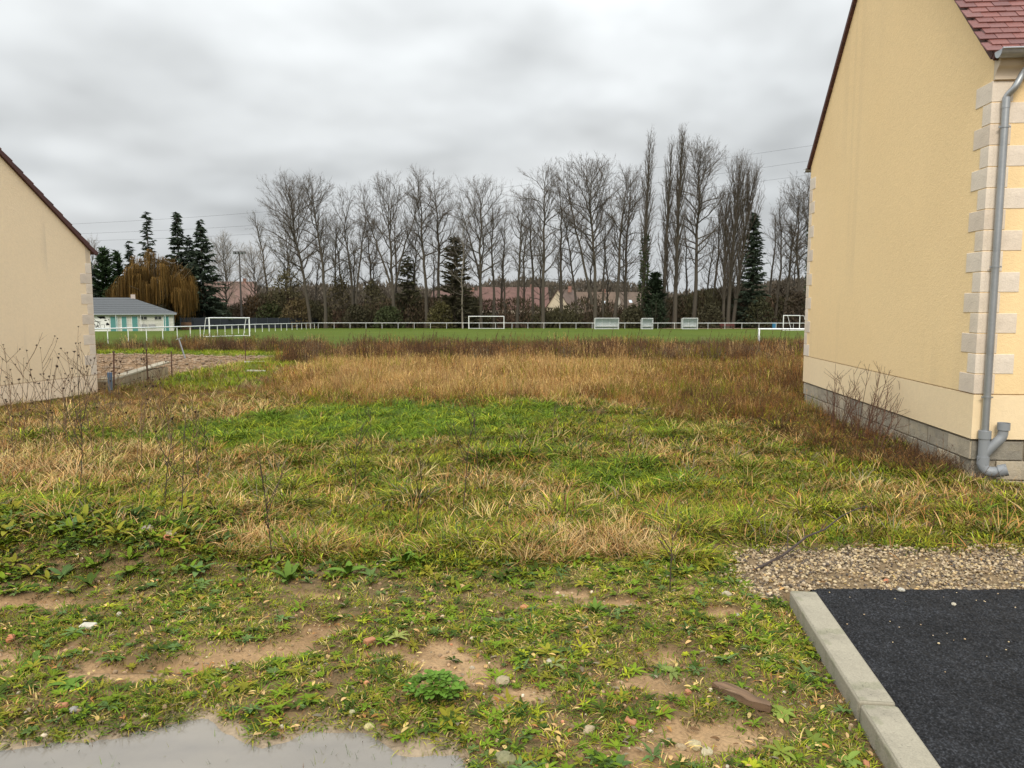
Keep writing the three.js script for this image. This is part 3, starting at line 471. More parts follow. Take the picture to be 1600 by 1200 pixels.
{ // clubhouse
  const d0 = 106, gx = -46.6, yb = gy(-52, d0); const c = thing('clubhouse', 'low white sports clubhouse with grey hipped roof and teal doors', 'building', [gx, yb, -d0], 0.4);
  const wallM = mat([0.70, 0.69, 0.63], 0.9, { map: concTex }), teal = mat([0.085, 0.25, 0.235], 0.65), roofM = mat([0.10, 0.108, 0.118], 0.75, { map: concTex });
  const Wd = 17, Dp = 9.5, H = 2.3; mesh('wall', metreUV(box(Wd, H, Dp, -Wd / 2, H / 2, -Dp / 2)), wallM, c);
  const e = 0.45, rh = 2.2, R = new THREE.BufferGeometry(); const x0 = -Wd - e, x1 = e, z0 = e, z1 = -Dp - e, zm = -Dp / 2, xr = -5.3, xl = -Wd + 5.3; const V = [[x0, H, z0], [x1, H, z0], [x1, H, z1], [x0, H, z1], [xl, H + rh, zm], [xr, H + rh, zm]]; const F = [[0, 1, 5], [0, 5, 4], [1, 2, 5], [2, 3, 4], [2, 4, 5], [3, 0, 4], [0, 2, 1], [0, 3, 2]]; const p = []; F.forEach(t => t.forEach(i => p.push(...V[i]))); R.setAttribute('position', new THREE.Float32BufferAttribute(p, 3)); R.computeVertexNormals(); R.translate(0, 0.06, 0);
  const rf = mesh('roof', metreUV(R), roofM, c); mesh('eaves_board', box(Wd + 2 * e, 0.13, 0.05, -Wd / 2, H + 0.0, e + 0.02), mat([0.3, 0.32, 0.33], 0.7), rf); mesh('chimney', box(0.55, 1.0, 0.55, xr + 0.2, H + rh, zm), mat([0.5, 0.42, 0.38], 0.9), rf);
  for (let k = 1; k < 9; k++) { const t = k / 9; mesh('slate_course', box((Wd + 2 * e) - 2 * (5.3 + e) * t, 0.025, 0.05, -Wd / 2, H + 0.06 + rh * t + 0.01, lerp(z0, zm, t) + 0.01), roofM, rf); }
  for (const [a, b] of [[-7.7, -6.9], [-6.35, -5.75], [-5.1, -4.42], [-1.2, -0.55]]) { const dr = mesh('door', box(b - a, 1.98, 0.08, (a + b) / 2, 0.99, 0.03), teal, c); mesh('handle', box(0.05, 0.12, 0.05, b - 0.12, 1.0, 0.09), zinc, dr); mesh('door_frame', merge([box(0.05, 2.02, 0.1, a - 0.03, 1.01, 0.03), box(0.05, 2.02, 0.1, b + 0.03, 1.01, 0.03)]), fieldWhite, dr); }
  for (const [a, b] of [[-4.1, -3.3], [-2.3, -1.5]]) { const w = mesh('window', box(b - a, 0.42, 0.06, (a + b) / 2, 1.78, 0.02), mat([0.04, 0.045, 0.05], 0.25), c); mesh('frame', merge([box(b - a + 0.1, 0.05, 0.09, (a + b) / 2, 2.01, 0.02), box(b - a + 0.1, 0.05, 0.09, (a + b) / 2, 1.55, 0.02), box(0.05, 0.46, 0.09, (a + b) / 2, 1.78, 0.025)]), wallM, w); }
  for (const [a, b] of [[-4.1, -3.4], [-3.1, -2.3]]) mesh('wall_vent', box(b - a, 0.36, 0.2, (a + b) / 2, 0.75, 0.1), mat([0.3, 0.3, 0.3], 0.7), c);
  const cv = document.createElement('canvas'); cv.width = 512; cv.height = 320; const x = cv.getContext('2d'); x.fillStyle = '#e4e4e0'; x.fillRect(0, 0, 512, 320); x.fillStyle = '#141416'; const r = rng(12);
  for (let k = 0; k < 26; k++) { const cx = r() * 512, cy = r() * 320, s = 16 + r() * 44, a0 = r() * 6; x.beginPath(); for (let q = 0; q < 5; q++) { const a = a0 + q * 1.26, t = s * (0.35 + r()); q ? x.lineTo(cx + Math.cos(a) * t * 1.3, cy + Math.sin(a) * t * 0.6) : x.moveTo(cx + Math.cos(a) * t, cy + Math.sin(a) * t); } x.closePath(); x.fill(); }
  x.lineWidth = 7; x.strokeStyle = '#1c1c20'; for (let k = 0; k < 9; k++) { x.beginPath(); x.moveTo(r() * 512, r() * 320); x.quadraticCurveTo(r() * 512, r() * 320, r() * 512, r() * 320); x.stroke(); }
  const ct = new THREE.CanvasTexture(cv); ct.colorSpace = THREE.SRGBColorSpace; const mu = mesh('painted_mural', new THREE.PlaneGeometry(3.4, 2.0).translate(-9.55, 1.05, 0.012), new THREE.MeshStandardMaterial({ map: ct, roughness: 0.9 }), c); tag(mu, 'black and white painted mural');
  for (let k = 0; k < 3; k++) mesh('eaves_post', rod([-7.0 + k * 3, 0, 0.4], [-7.0 + k * 3, H, 0.4], 0.035, 6), fieldWhite, c);
}
{ // floodlight mast
  const x = -45.6, d = 130, y = gy(x, d); const f = thing('floodlight_mast', 'tall dark floodlight mast rising left of the bare trees', 'floodlight', [x, y, -d]); const m = mat([0.06, 0.052, 0.046], 0.8);
  mesh('mast', rod([0, -0.3, 0], [0, 12.6, 0], 0.2, 8, 0.1), m, f); mesh('crossarm', box(1.8, 0.12, 0.12, 0, 12.5, 0), m, f);
  for (const k of [-0.8, -0.25, 0.3, 0.85]) { const l = mesh('lamp', box(0.42, 0.42, 0.3, k, 12.7, 0.1, 0.4), m, f); mesh('lens', box(0.34, 0.32, 0.02, k, 12.62, 0.29, 0.4), mat([0.3, 0.32, 0.34], 0.2), l); }
}
// houses beyond the trees
function farHouse(label, x, d, w, dep, wallH, roofH, turn, roofC, wallC, gableFront, wins) {
  const y = gy(x, d), h = thing('village_house', label, 'house', [x, y, -d], turn, 'houses beyond the trees'); const wm = mat(wallC, 0.9), rm = mat(roofC, 0.85, { map: concTex, side: THREE.DoubleSide });
  const along = gableFront ? dep : w, across = gableFront ? w : dep; const s = new THREE.Shape(); s.moveTo(-across / 2, 0); s.lineTo(across / 2, 0); s.lineTo(across / 2, wallH); s.lineTo(0, wallH + roofH); s.lineTo(-across / 2, wallH); s.closePath();
  const g = new THREE.ExtrudeGeometry(s, { depth: along, bevelEnabled: false }); g.translate(0, 0, -along); if (!gableFront) { g.rotateY(Math.PI / 2); g.translate(along / 2, 0, -across / 2); } mesh('wall', g, wm, h);
  const sl = Math.hypot(across / 2, roofH) + 0.4, an = Math.atan2(roofH, across / 2); const rf = thingless('roof', h);
  for (const k of [-1, 1]) { const b = box(sl, 0.14, along + 0.5); b.rotateZ(-k * an); b.translate(k * (across / 4 + 0.1), wallH + roofH / 2 - 0.02, -along / 2); if (!gableFront) { b.translate(0, 0, 0); b.rotateY(Math.PI / 2); b.translate(along / 2, 0, -across / 2); } mesh('roof_slope', b, rm, rf); }
  mesh('chimney', box(0.7, 1.4, 0.6, gableFront ? 0.8 : w * 0.28, wallH + roofH + 0.2, gableFront ? -dep * 0.6 : -dep / 2), mat([0.3, 0.16, 0.12], 0.9), rf);
  const pane = mat([0.05, 0.06, 0.07], 0.15);
  for (let k = 0; k < wins; k++) { const wx = (k + 0.5) / wins * w - w / 2; const wd = mesh('window', box(1.0, 1.25, 0.1, wx, wallH * 0.55, 0.04), pane, h); mesh('frame', merge([box(1.2, 0.1, 0.14, wx, wallH * 0.55 - 0.66, 0.05), box(0.06, 1.2, 0.14, wx, wallH * 0.55, 0.05)]), mat([0.7, 0.68, 0.64], 0.7), wd); }
  if (!gableFront) for (let k = 0; k < Math.max(2, wins - 1); k++) { const wx = (k + 0.5) / Math.max(2, wins - 1) * w - w / 2, t = 0.45, v = box(0.8, 0.06, 1.0); v.rotateX(Math.atan2(roofH, dep / 2)); v.translate(wx, wallH + roofH * t + 0.14, -dep / 2 * t); mesh('skylight', v, mat([0.45, 0.5, 0.54], 0.15), rf); }
}
farHouse('long red roofed village house between bare trunks, centre', 0.5, 188, 17, 9, 3.2, 5.2, 0.06, [0.185, 0.10, 0.085], [0.5, 0.42, 0.34], false, 6);
farHouse('red roofed house partly behind the dark conifer', -14, 192, 13, 9, 3.0, 4.6, -0.1, [0.165, 0.095, 0.08], [0.5, 0.43, 0.36], false, 4);
farHouse('cream gabled village house right of the red roof', 10.6, 178, 6.2, 8, 3.4, 4.3, -0.5, [0.17, 0.115, 0.09], [0.68, 0.58, 0.42], true, 2);
farHouse('brown roofed village house beside the cream gable', 19.5, 186, 12, 9, 2.6, 4.6, 0.05, [0.16, 0.11, 0.08], [0.56, 0.48, 0.38], false, 3);
farHouse('pink roofed house behind the floodlight mast', -63, 172, 11, 9, 3.4, 6, 0.25, [0.25, 0.155, 0.13], [0.55, 0.5, 0.45], false, 3);
farHouse('brown house in the trees left of the poplars', 32, 190, 9, 9, 3, 4.2, 0.2, [0.14, 0.1, 0.075], [0.55, 0.5, 0.42], false, 2);

// ------------------------------------------------------------ trees
const barkMat = new THREE.MeshStandardMaterial({ vertexColors: true, roughness: 0.95 });
const twigMat = new THREE.MeshStandardMaterial({ vertexColors: true, roughness: 0.95, side: THREE.DoubleSide });
const leafMat = new THREE.MeshPhysicalMaterial({ specularIntensity: 0.3, vertexColors: true, roughness: 0.8, side: THREE.DoubleSide });
const vary = (c, r, a = 0.3) => { const v = 1 - a / 2 + a * r(); return [c[0] * v, c[1] * v, c[2] * v]; };
function along(path, t) { const f = clamp(t) * (path.length - 1), i = Math.min(path.length - 2, Math.floor(f)), k = f - i, a = path[i], b = path[i + 1]; return { p: [lerp(a[0], b[0], k), lerp(a[1], b[1], k), lerp(a[2], b[2], k)], r: lerp(a[3], b[3], k), d: norm([b[0] - a[0], b[1] - a[1], b[2] - a[2]]) }; }
function limb(p, d, L, r0, r1, segs, wob, up, r) { const out = [[p[0], p[1], p[2], r0]]; let q = [...p], v = [...d]; for (let k = 1; k <= segs; k++) { v = norm([v[0] + wob * (r() - 0.5), v[1] + wob * (r() - 0.5) + up, v[2] + wob * (r() - 0.5)]); q = [q[0] + v[0] * L / segs, q[1] + v[1] * L / segs, q[2] + v[2] * L / segs]; out.push([q[0], q[1], q[2], lerp(r0, r1, k / segs)]); } return out; }
function around(d, ang, az) { // direction at ang from d, turned by az
  let u = Math.abs(d[1]) > 0.95 ? [1, 0, 0] : [0, 1, 0]; let e = norm([d[1] * u[2] - d[2] * u[1], d[2] * u[0] - d[0] * u[2], d[0] * u[1] - d[1] * u[0]]); const f = [d[1] * e[2] - d[2] * e[1], d[2] * e[0] - d[0] * e[2], d[0] * e[1] - d[1] * e[0]];
  const c = Math.cos(ang), s = Math.sin(ang), ca = Math.cos(az) * s, sa = Math.sin(az) * s; return [d[0] * c + e[0] * ca + f[0] * sa, d[1] * c + e[1] * ca + f[1] * sa, d[2] * c + e[2] * ca + f[2] * sa];
}
// o: H height, W crown half width, clear bare-trunk share, style, lean, trunks [[x offset, lean, height share]], ivy share
function bareTree(o) {
  const r = rng(o.seed), y = gy(o.x, o.d), T = thing('bare_tree', o.label, 'tree', [o.x, y, -o.d], 0, o.group || 'bare trees along the far side of the field');
  const trunkB = new MB(), crownB = new MB(), ivyB = new MB(); const bark = o.bark || [0.068, 0.057, 0.042], twig = o.twig || [0.095, 0.075, 0.057]; const pop = o.style === 'poplar', thin = o.style === 'thin';
  for (const [ox, lean, hs, w0, st] of o.trunks || [[0, o.lean || 0, 1, 1, 0]]) {
    const H = o.H * hs, W = o.W * (w0 || 1), base = [ox, (st || 0) * o.H - 0.3, 0], L = H - (st || 0) * o.H; const r0 = o.r0 || H * 0.0125;
    const path = []; let wx = 0, wz = 0; const n = 14; for (let k = 0; k <= n; k++) { const t = k / n; wx += (r() - 0.5) * 0.75 * (pop ? 0.25 : 1); wz += (r() - 0.5) * 0.6; path.push([base[0] + wx * t + lean * Math.pow(t, 1.15) * L, base[1] + t * L, wz * t, Math.max(0.03, r0 * (st ? 0.7 : 1) * Math.pow(1 - t, 0.85) + 0.02) * (k === 0 && !st ? 1.35 : 1)]); }
    trunkB.tube(path, 7, vary(bark, r, 0.2));
    const nb = Math.round((o.nb || (pop ? 54 : thin ? 20 : 25)) * (w0 || 1)), clear = o.clear ?? (pop ? 0.16 : 0.32);
    let az = r() * 6.3;
    for (let b = 0; b < nb; b++) {
      const t = clear + (0.97 - clear) * Math.pow((b + r() * 0.8) / nb, pop ? 0.9 : 0.85), A = along(path, t); az += 2.4 + 0.5 * (r() - 0.5); const q = (t - clear) / (1 - clear);
      let ang, BL; if (pop) { ang = 0.32 + 0.16 * r() - 0.12 * q; BL = W * (1.9 + 1.5 * r()) * (0.55 + 0.45 * Math.sin(Math.PI * clamp(q * 0.9 + 0.12))); BL = Math.min(BL, (1.03 - t) * H * 0.9 + 0.8); }
      else { ang = (thin ? lerp(1.0, 0.45, q) : lerp(1.1, 0.55, q)) + 0.45 * (r() - 0.5); BL = W * (0.6 + 0.8 * r()) * (0.45 + 0.75 * Math.sin(Math.PI * clamp(q * 0.72 + 0.2))) / Math.max(0.5, Math.sin(ang) + 0.15); BL = Math.min(BL, (1.0 - t) * H * 1.0 + 1.6); BL = Math.min(BL, W * 1.45); if (q < 0.15) BL *= 0.6 + 0.4 * r(); }
      const bd = around(A.d, ang, az), br = Math.min(A.r * 0.65, (thin || pop ? 0.016 : 0.02) * BL + 0.02); const bp = limb(A.p, bd, BL, br, 0.018, 6, pop ? 0.16 : 0.6, pop ? 0.13 : 0.05, r);
      (BL > 2 ? trunkB : crownB).tube(bp, 4, vary(bark, r));
      const ns = Math.max(3, Math.round((pop ? 1.3 : thin ? 2.2 : 2.7) * BL * (o.dense || 1)));
      for (let s = 0; s < ns; s++) {
        const ts = 0.12 + 0.88 * (s + r()) / ns, B = along(bp, ts), SL = (pop ? 0.34 : thin ? 0.42 : 0.5) * BL * (1.08 - 0.62 * ts) * (0.6 + 0.7 * r()) + 0.35; const sd = around(B.d, (pop ? 0.3 : 0.62) + 0.3 * (r() - 0.5), r() * 6.3), sp = limb(B.p, sd, SL, Math.min(B.r * 0.6, 0.04), 0.009, 4, 0.5, pop ? 0.16 : 0.11, r); crownB.tube(sp, 3, vary(twig, r));
        const nt = Math.max(3, Math.round(3.6 * SL * (o.dense || 1))); for (let w = 0; w < nt; w++) { const C = along(sp, 0.15 + 0.85 * r()), TL = 0.45 + 0.75 * r(), td = norm((d => [d[0], d[1] + 0.22, d[2]])(around(C.d, 0.55 + 0.35 * (r() - 0.5), r() * 6.3))); crownB.sliver(C.p, td, TL, 0.026, vary(twig, r), r); const m = [C.p[0] + td[0] * TL * 0.4, C.p[1] + td[1] * TL * 0.4, C.p[2] + td[2] * TL * 0.4]; crownB.sliver(m, around(td, 0.6, r() * 6.3), TL * 0.6, 0.02, vary(twig, r), r); }
      }
    }
    if (o.ivy) for (let k = 0; k < 1500; k++) { const t = Math.pow(r(), 1.25) * o.ivy, A = along(path, t), a = r() * 6.3, R = A.r + (0.25 + 0.65 * r()) * (1 - t / o.ivy * 0.6) * (o.ivyW || 1) * (0.6 + 0.7 * vn(t * 30, 5 + ox)); const p = [A.p[0] + Math.cos(a) * R, A.p[1] + r() * 0.4, A.p[2] + Math.sin(a) * R]; const s = 0.22 + 0.25 * r(); ivyB.sliver(p, norm([Math.cos(a) * 0.5 + r() - 0.5, r() - 0.6, Math.sin(a) * 0.5 + r() - 0.5]), s, s * 0.9, vary([0.035, 0.05, 0.018], r, 0.7), r); }
  }
  mesh('trunk', trunkB.geo(), barkMat, T); mesh('crown', crownB.geo(), twigMat, T); if (o.ivy) mesh('ivy', ivyB.geo(), leafMat, T); return T;
}
function conifer(o) {
  const r = rng(o.seed), T = thing('conifer', o.label, 'tree', [o.x, gy(o.x, o.d), -o.d], 0, o.group), tb = new MB(), cb = new MB(), col = o.col || [0.036, 0.05, 0.032];
  tb.tube([[0, -0.3, 0, o.H * 0.016], [0.05, o.H * 0.5, 0, o.H * 0.009], [0, o.H * 0.99, 0, 0.03]], 7, [0.06, 0.045, 0.032]);
  let y = o.H * (o.low ?? 0.04); const gap = o.gap || 0.42;
  while (y < o.H * 0.985) {
    const t = y / o.H, R = o.W * Math.pow(1 - t, (o.pow || 0.85) + 0.18) * (0.9 + 0.2 * r()) + 0.18; const nb = Math.max(4, Math.round((o.nb || 7) * (0.7 + 0.6 * r()))), a0 = r() * 6.3;
    for (let b = 0; b < nb; b++) {
      const a = a0 + b / nb * 6.283 + 0.5 * (r() - 0.5), L = R * (o.irr ? 0.35 + 0.85 * r() : 0.5 + 0.65 * r()), droop = -0.28 * (1 - t) + 0.12 + 0.55 * (r() - 0.5) + (o.up || 0); const bp = limb([0, y + (r() - 0.5) * gap * 2.2, 0], norm([Math.cos(a), droop, Math.sin(a)]), L, 0.04, 0.012, 3, 0.15, 0.05, r); cb.tube(bp, 3, [0.05, 0.038, 0.026]);
      const ng = Math.max(3, Math.round(L * (o.fol || 6))); for (let g = 0; g < ng; g++) { const A = along(bp, 0.1 + 0.9 * (g + r()) / ng), s = (0.32 + 0.35 * r()) * (o.leaf || 1), dn = norm([A.d[0] * 0.7 + (r() - 0.5), -0.25 + 0.5 * (r() - 0.5) + (o.up || 0) * 2, A.d[2] * 0.7 + (r() - 0.5)]); cb.sliver(A.p, dn, s * 1.4, s * 0.6, vary(col, r, 0.7), r); cb.sliver(A.p, norm([-A.d[2] * (r() < 0.5 ? 1 : -1) + A.d[0] * 0.6, -0.2, A.d[0] * (r() < 0.5 ? 1 : -1) + A.d[2] * 0.6]), s, s * 0.42, vary(col, r, 0.7), r); }
    }
    y += gap * (0.7 + 0.6 * r()) * (0.6 + 0.5 * (1 - t));
  }
  mesh('trunk', tb.geo(), barkMat, T); mesh('crown', cb.geo(), leafMat, T);
}
function bush(name, label, category, x, d, W, H, col, n, seed, group, stems = 30) { // loose shrub: stems and leafy or twiggy sprays
  const r = rng(seed), T = thing(name, label, category, [x, gy(x, d), -d], 0, group), sb = new MB(), lb = new MB();
  for (let k = 0; k < stems; k++) { const a = r() * 6.3, q = r(); sb.tube(limb([Math.cos(a) * W * 0.5 * q, -0.1, Math.sin(a) * W * 0.35 * q], norm([Math.cos(a) * 0.7 * q, 1, Math.sin(a) * 0.7 * q]), H * (0.5 + 0.45 * r()), 0.05, 0.012, 4, 0.25, 0.03, r), 3, vary([0.09, 0.07, 0.05], r)); }
  for (let k = 0; k < n; k++) { const a = r() * 6.283, t = Math.pow(r(), 0.8), rad = W * Math.sqrt(r()) * Math.sqrt(Math.max(0.05, 1 - t * t)) * (0.75 + 0.5 * vn(a * 2 + seed, t * 4)); const p = [Math.cos(a) * rad, t * H * (0.82 + 0.3 * vn(a * 3, seed)), Math.sin(a) * rad * 0.8]; const s = 0.25 + 0.4 * r(); lb.sliver(p, norm([r() - 0.5, r() * 0.9 - 0.25, r() - 0.5]), s, s * 0.5, vary(col, r, 0.6), r); }
  mesh('stems', sb.geo(), barkMat, T); mesh('foliage', lb.geo(), leafMat, T);
}
const U = (u, d) => (u - 800) / 1200 * d * 1.012;            // photo column to metres at a distance
const HT = (v, u, d) => 1.5 + (475 - v) / 1200 * d * 1.01 - gy(U(u, d), d);   // height of a top seen at row v
const BT = [ // column, top row, half width px, distance, label, extras
  [490, 278, 42, 138, 'large bare tree with broad crown, leftmost of the tall row', { lean: -0.09, clear: 0.3, nb: 34 }],
  [513, 279, 26, 136, 'upright bare tree close beside the leftmost tall tree', { lean: -0.03, clear: 0.28, nb: 36 }],
  [557, 302, 30, 141, 'forked bare tree behind the dark screen fence end', { trunks: [[0, -0.06, 1, 0.7, 0], [0.4, 0.12, 0.97, 0.7, 0.2]] }],
  [618, 280, 44, 139, 'wide forking bare tree left of the dark conifer', { trunks: [[0, 0.02, 1, 0.8, 0], [0, -0.24, 0.92, 0.55, 0.22], [0, 0.22, 0.9, 0.5, 0.24]] }],
  [669, 268, 28, 140, 'tall straight bare tree just left of the dark conifer', { lean: -0.02 }],
  [688, 274, 28, 143, 'tall bare tree rising behind the dark conifer', { lean: 0.01, clear: 0.35 }],
  [724, 330, 20, 134, 'slender pale birch leaning beside the centre goal', { lean: -0.05, style: 'thin', bark: [0.15, 0.13, 0.1], clear: 0.3, r0: 0.15 }],
  [752, 283, 38, 139, 'bare tree with a fan crown above the centre goal', { trunks: [[0, 0, 1, 0.9, 0], [0, -0.2, 0.9, 0.5, 0.33]] }],
  [772, 310, 16, 142, 'thin bare tree right of the centre goal', { style: 'thin' }],
  [790, 350, 14, 144, 'short thin bare tree before the red roof', { style: 'thin' }],
  [808, 300, 20, 141, 'narrow bare tree over the left of the red roof', { style: 'thin', nb: 26 }],
  [832, 300, 18, 143, 'narrow bare tree over the middle of the red roof', { style: 'thin', nb: 24 }],
  [848, 258, 34, 140, 'tall bare tree beside the cream gabled house', { lean: -0.01, clear: 0.34 }],
  [876, 275, 18, 145, 'thin bare tree behind the cream gable', { style: 'thin' }],
  [928, 250, 44, 138, 'great bare tree with a leaning left limb, beside the first dugout', { trunks: [[0, 0.0, 1, 0.9, 0], [-0.6, -0.26, 0.98, 0.5, 0.16]], clear: 0.36, nb: 42 }],
  [940, 330, 14, 142, 'thin dark tree touching the great bare tree', { style: 'thin' }],
  [957, 262, 28, 139, 'bare tree leaning right toward the poplars', { lean: 0.1, clear: 0.3 }],
  [975, 268, 22, 142, 'bare tree just left of the first poplar', { lean: 0.03, style: 'thin', nb: 28 }],
  [1001, 204, 17, 137, 'ivy clad columnar poplar, leftmost of the poplars', { style: 'poplar', ivy: 0.5, lean: 0.01 }],
  [1032, 218, 17, 138, 'columnar poplar, middle of the close trio', { style: 'poplar', lean: 0.03 }],
  [1050, 198, 19, 137, 'tallest columnar poplar of the row', { style: 'poplar', lean: 0.02, nb: 76 }],
  [1080, 222, 34, 139, 'tall bare tree right of the tallest poplar', { clear: 0.3, lean: 0.03, nb: 44 }],
  [1108, 300, 16, 144, 'thin bare tree between broad crown and leaning poplar', { style: 'thin' }],
  [1132, 240, 27, 138, 'broad leaning poplar left of the slim spruce', { style: 'poplar', lean: 0.09, nb: 52, trunks: [[0, 0.05, 1, 1.1, 0], [0.9, 0.12, 0.93, 1.0, 0], [-0.8, 0.0, 0.8, 0.8, 0]] }],
  [1205, 315, 18, 142, 'thin bare tree right of the slim spruce', { style: 'thin', nb: 24 }],
  [1218, 300, 22, 141, 'bare tree two left of the yellow house', { lean: 0.03, style: 'thin', nb: 28 }],
  [1240, 290, 26, 139, 'bare tree beside the yellow house edge', { lean: -0.01, clear: 0.3 }],
  [1262, 272, 30, 137, 'ivy covered bare tree half hidden by the yellow house', { ivy: 0.75, ivyW: 1.8 }],
  [455, 345, 26, 147, 'lower greenish bare tree left of the tall row', { twig: [0.10, 0.085, 0.045], clear: 0.15 }],
  [540, 350, 24, 146, 'lower bare tree behind the left pair', { clear: 0.2, twig: [0.095, 0.08, 0.045] }],
  [585, 345, 22, 147, 'lower bare tree left of the wide forking tree', { clear: 0.2 }],
  [648, 340, 18, 147, 'small bare tree between wide fork and straight tree', { style: 'thin' }],
  [900, 320, 18, 147, 'small bare tree left of the great bare tree', { style: 'thin', nb: 26 }],
  [362, 372, 22, 140, 'pale bare tree standing right of the dark firs', { twig: [0.2, 0.17, 0.13], clear: 0.15, nb: 40 }],
  [410, 392, 24, 150, 'pale spreading bare tree right of the floodlight', { twig: [0.2, 0.165, 0.12], clear: 0.15, nb: 34 }],
  [150, 380, 20, 150, 'faint bare tree peeking past the beige house roof', { twig: [0.19, 0.16, 0.13], clear: 0.2 }],
];
BT.forEach(([u, v, w, d, label, e], i) => bareTree({ x: U(u, d), d, H: HT(v, u, d) * (e.style === 'poplar' ? 0.92 : 0.935), W: w / 1200 * d * (e.style === 'poplar' ? 1 : 1.35), seed: 100 + i * 7, label, ...e }));
{ // thinner trees standing deeper in the wood
  const r = rng(333); for (let k = 0; k < 26; k++) { const u = 430 + k * 32 + 14 * (r() - 0.5), d = 148 + 12 * r(), v = 330 + 70 * r(); bareTree({ x: U(u, d), d, H: HT(v, u, d), W: (12 + 10 * r()) / 1200 * d, seed: 3000 + k, style: 'thin', clear: 0.16, nb: 30, dense: 0.8, twig: r() < 0.4 ? [0.095, 0.08, 0.045] : [0.085, 0.066, 0.05], label: 'thin bare tree deeper in the wood behind the tall row', group: 'thin trees deeper in the wood' }); }
}
const FIR = 'firs around the willow';
[[245, 337, 20, 128, { label: 'sparse ragged fir above the willow top', irr: 1, nb: 5, fol: 5, gap: 0.7, pow: 0.75, low: 0.2 }], [216, 380, 13, 130, { label: 'small fir top left of the ragged fir', irr: 1, nb: 5, gap: 0.6 }], [291, 339, 26, 127, { label: 'tall dark fir right of the willow top', pow: 0.85, gap: 0.55, fol: 8 }], [326, 350, 30, 125, { label: 'broad dark fir at the willow right edge', pow: 0.8, gap: 0.55, fol: 8 }], [308, 372, 22, 131, { label: 'shorter dark fir between the two tall firs', pow: 0.85, gap: 0.55, fol: 8 }], [177, 393, 22, 124, { label: 'dense green conifer left of the willow', pow: 0.5, col: [0.035, 0.06, 0.024], fol: 8, up: 0.3 }], [197, 396, 14, 127, { label: 'narrow green conifer touching the willow left side', pow: 0.6, col: [0.035, 0.06, 0.024], up: 0.3 }], [148, 408, 18, 122, { label: 'dark conifer beside the beige house quoins', pow: 0.45, fol: 8 }]].forEach(([u, v, w, d, e], i) => conifer({ x: U(u, d), d, H: HT(v, u, d), W: w / 1200 * d * 1.5, seed: 500 + i, group: FIR, ...e }));
conifer({ x: U(712, 137), d: 137, H: HT(374, 712, 137), W: 3.7, seed: 520, label: 'stout dark conifer in the middle of the bare trees', pow: 0.4, col: [0.055, 0.05, 0.028], fol: 5, nb: 7, up: 0.15, irr: 1 });
conifer({ x: U(1168, 138), d: 138, H: HT(335, 1168, 138), W: 3.1, seed: 521, label: 'slim spruce left of the yellow house', pow: 0.5, fol: 6, irr: 1 });
conifer({ x: U(1019, 136), d: 136, H: HT(428, 1019, 136), W: 2.2, seed: 522, label: 'small dark cypress at the foot of the ivy poplar', pow: 0.35, col: [0.018, 0.028, 0.014], fol: 9, nb: 9, up: 0.3 });
conifer({ x: U(640, 143), d: 143, H: HT(402, 640, 143), W: 3.2, seed: 523, label: 'rounded dark pine left of the stout conifer', pow: 0.25, low: 0.35, col: [0.06, 0.058, 0.03], fol: 4, nb: 5, irr: 1 });
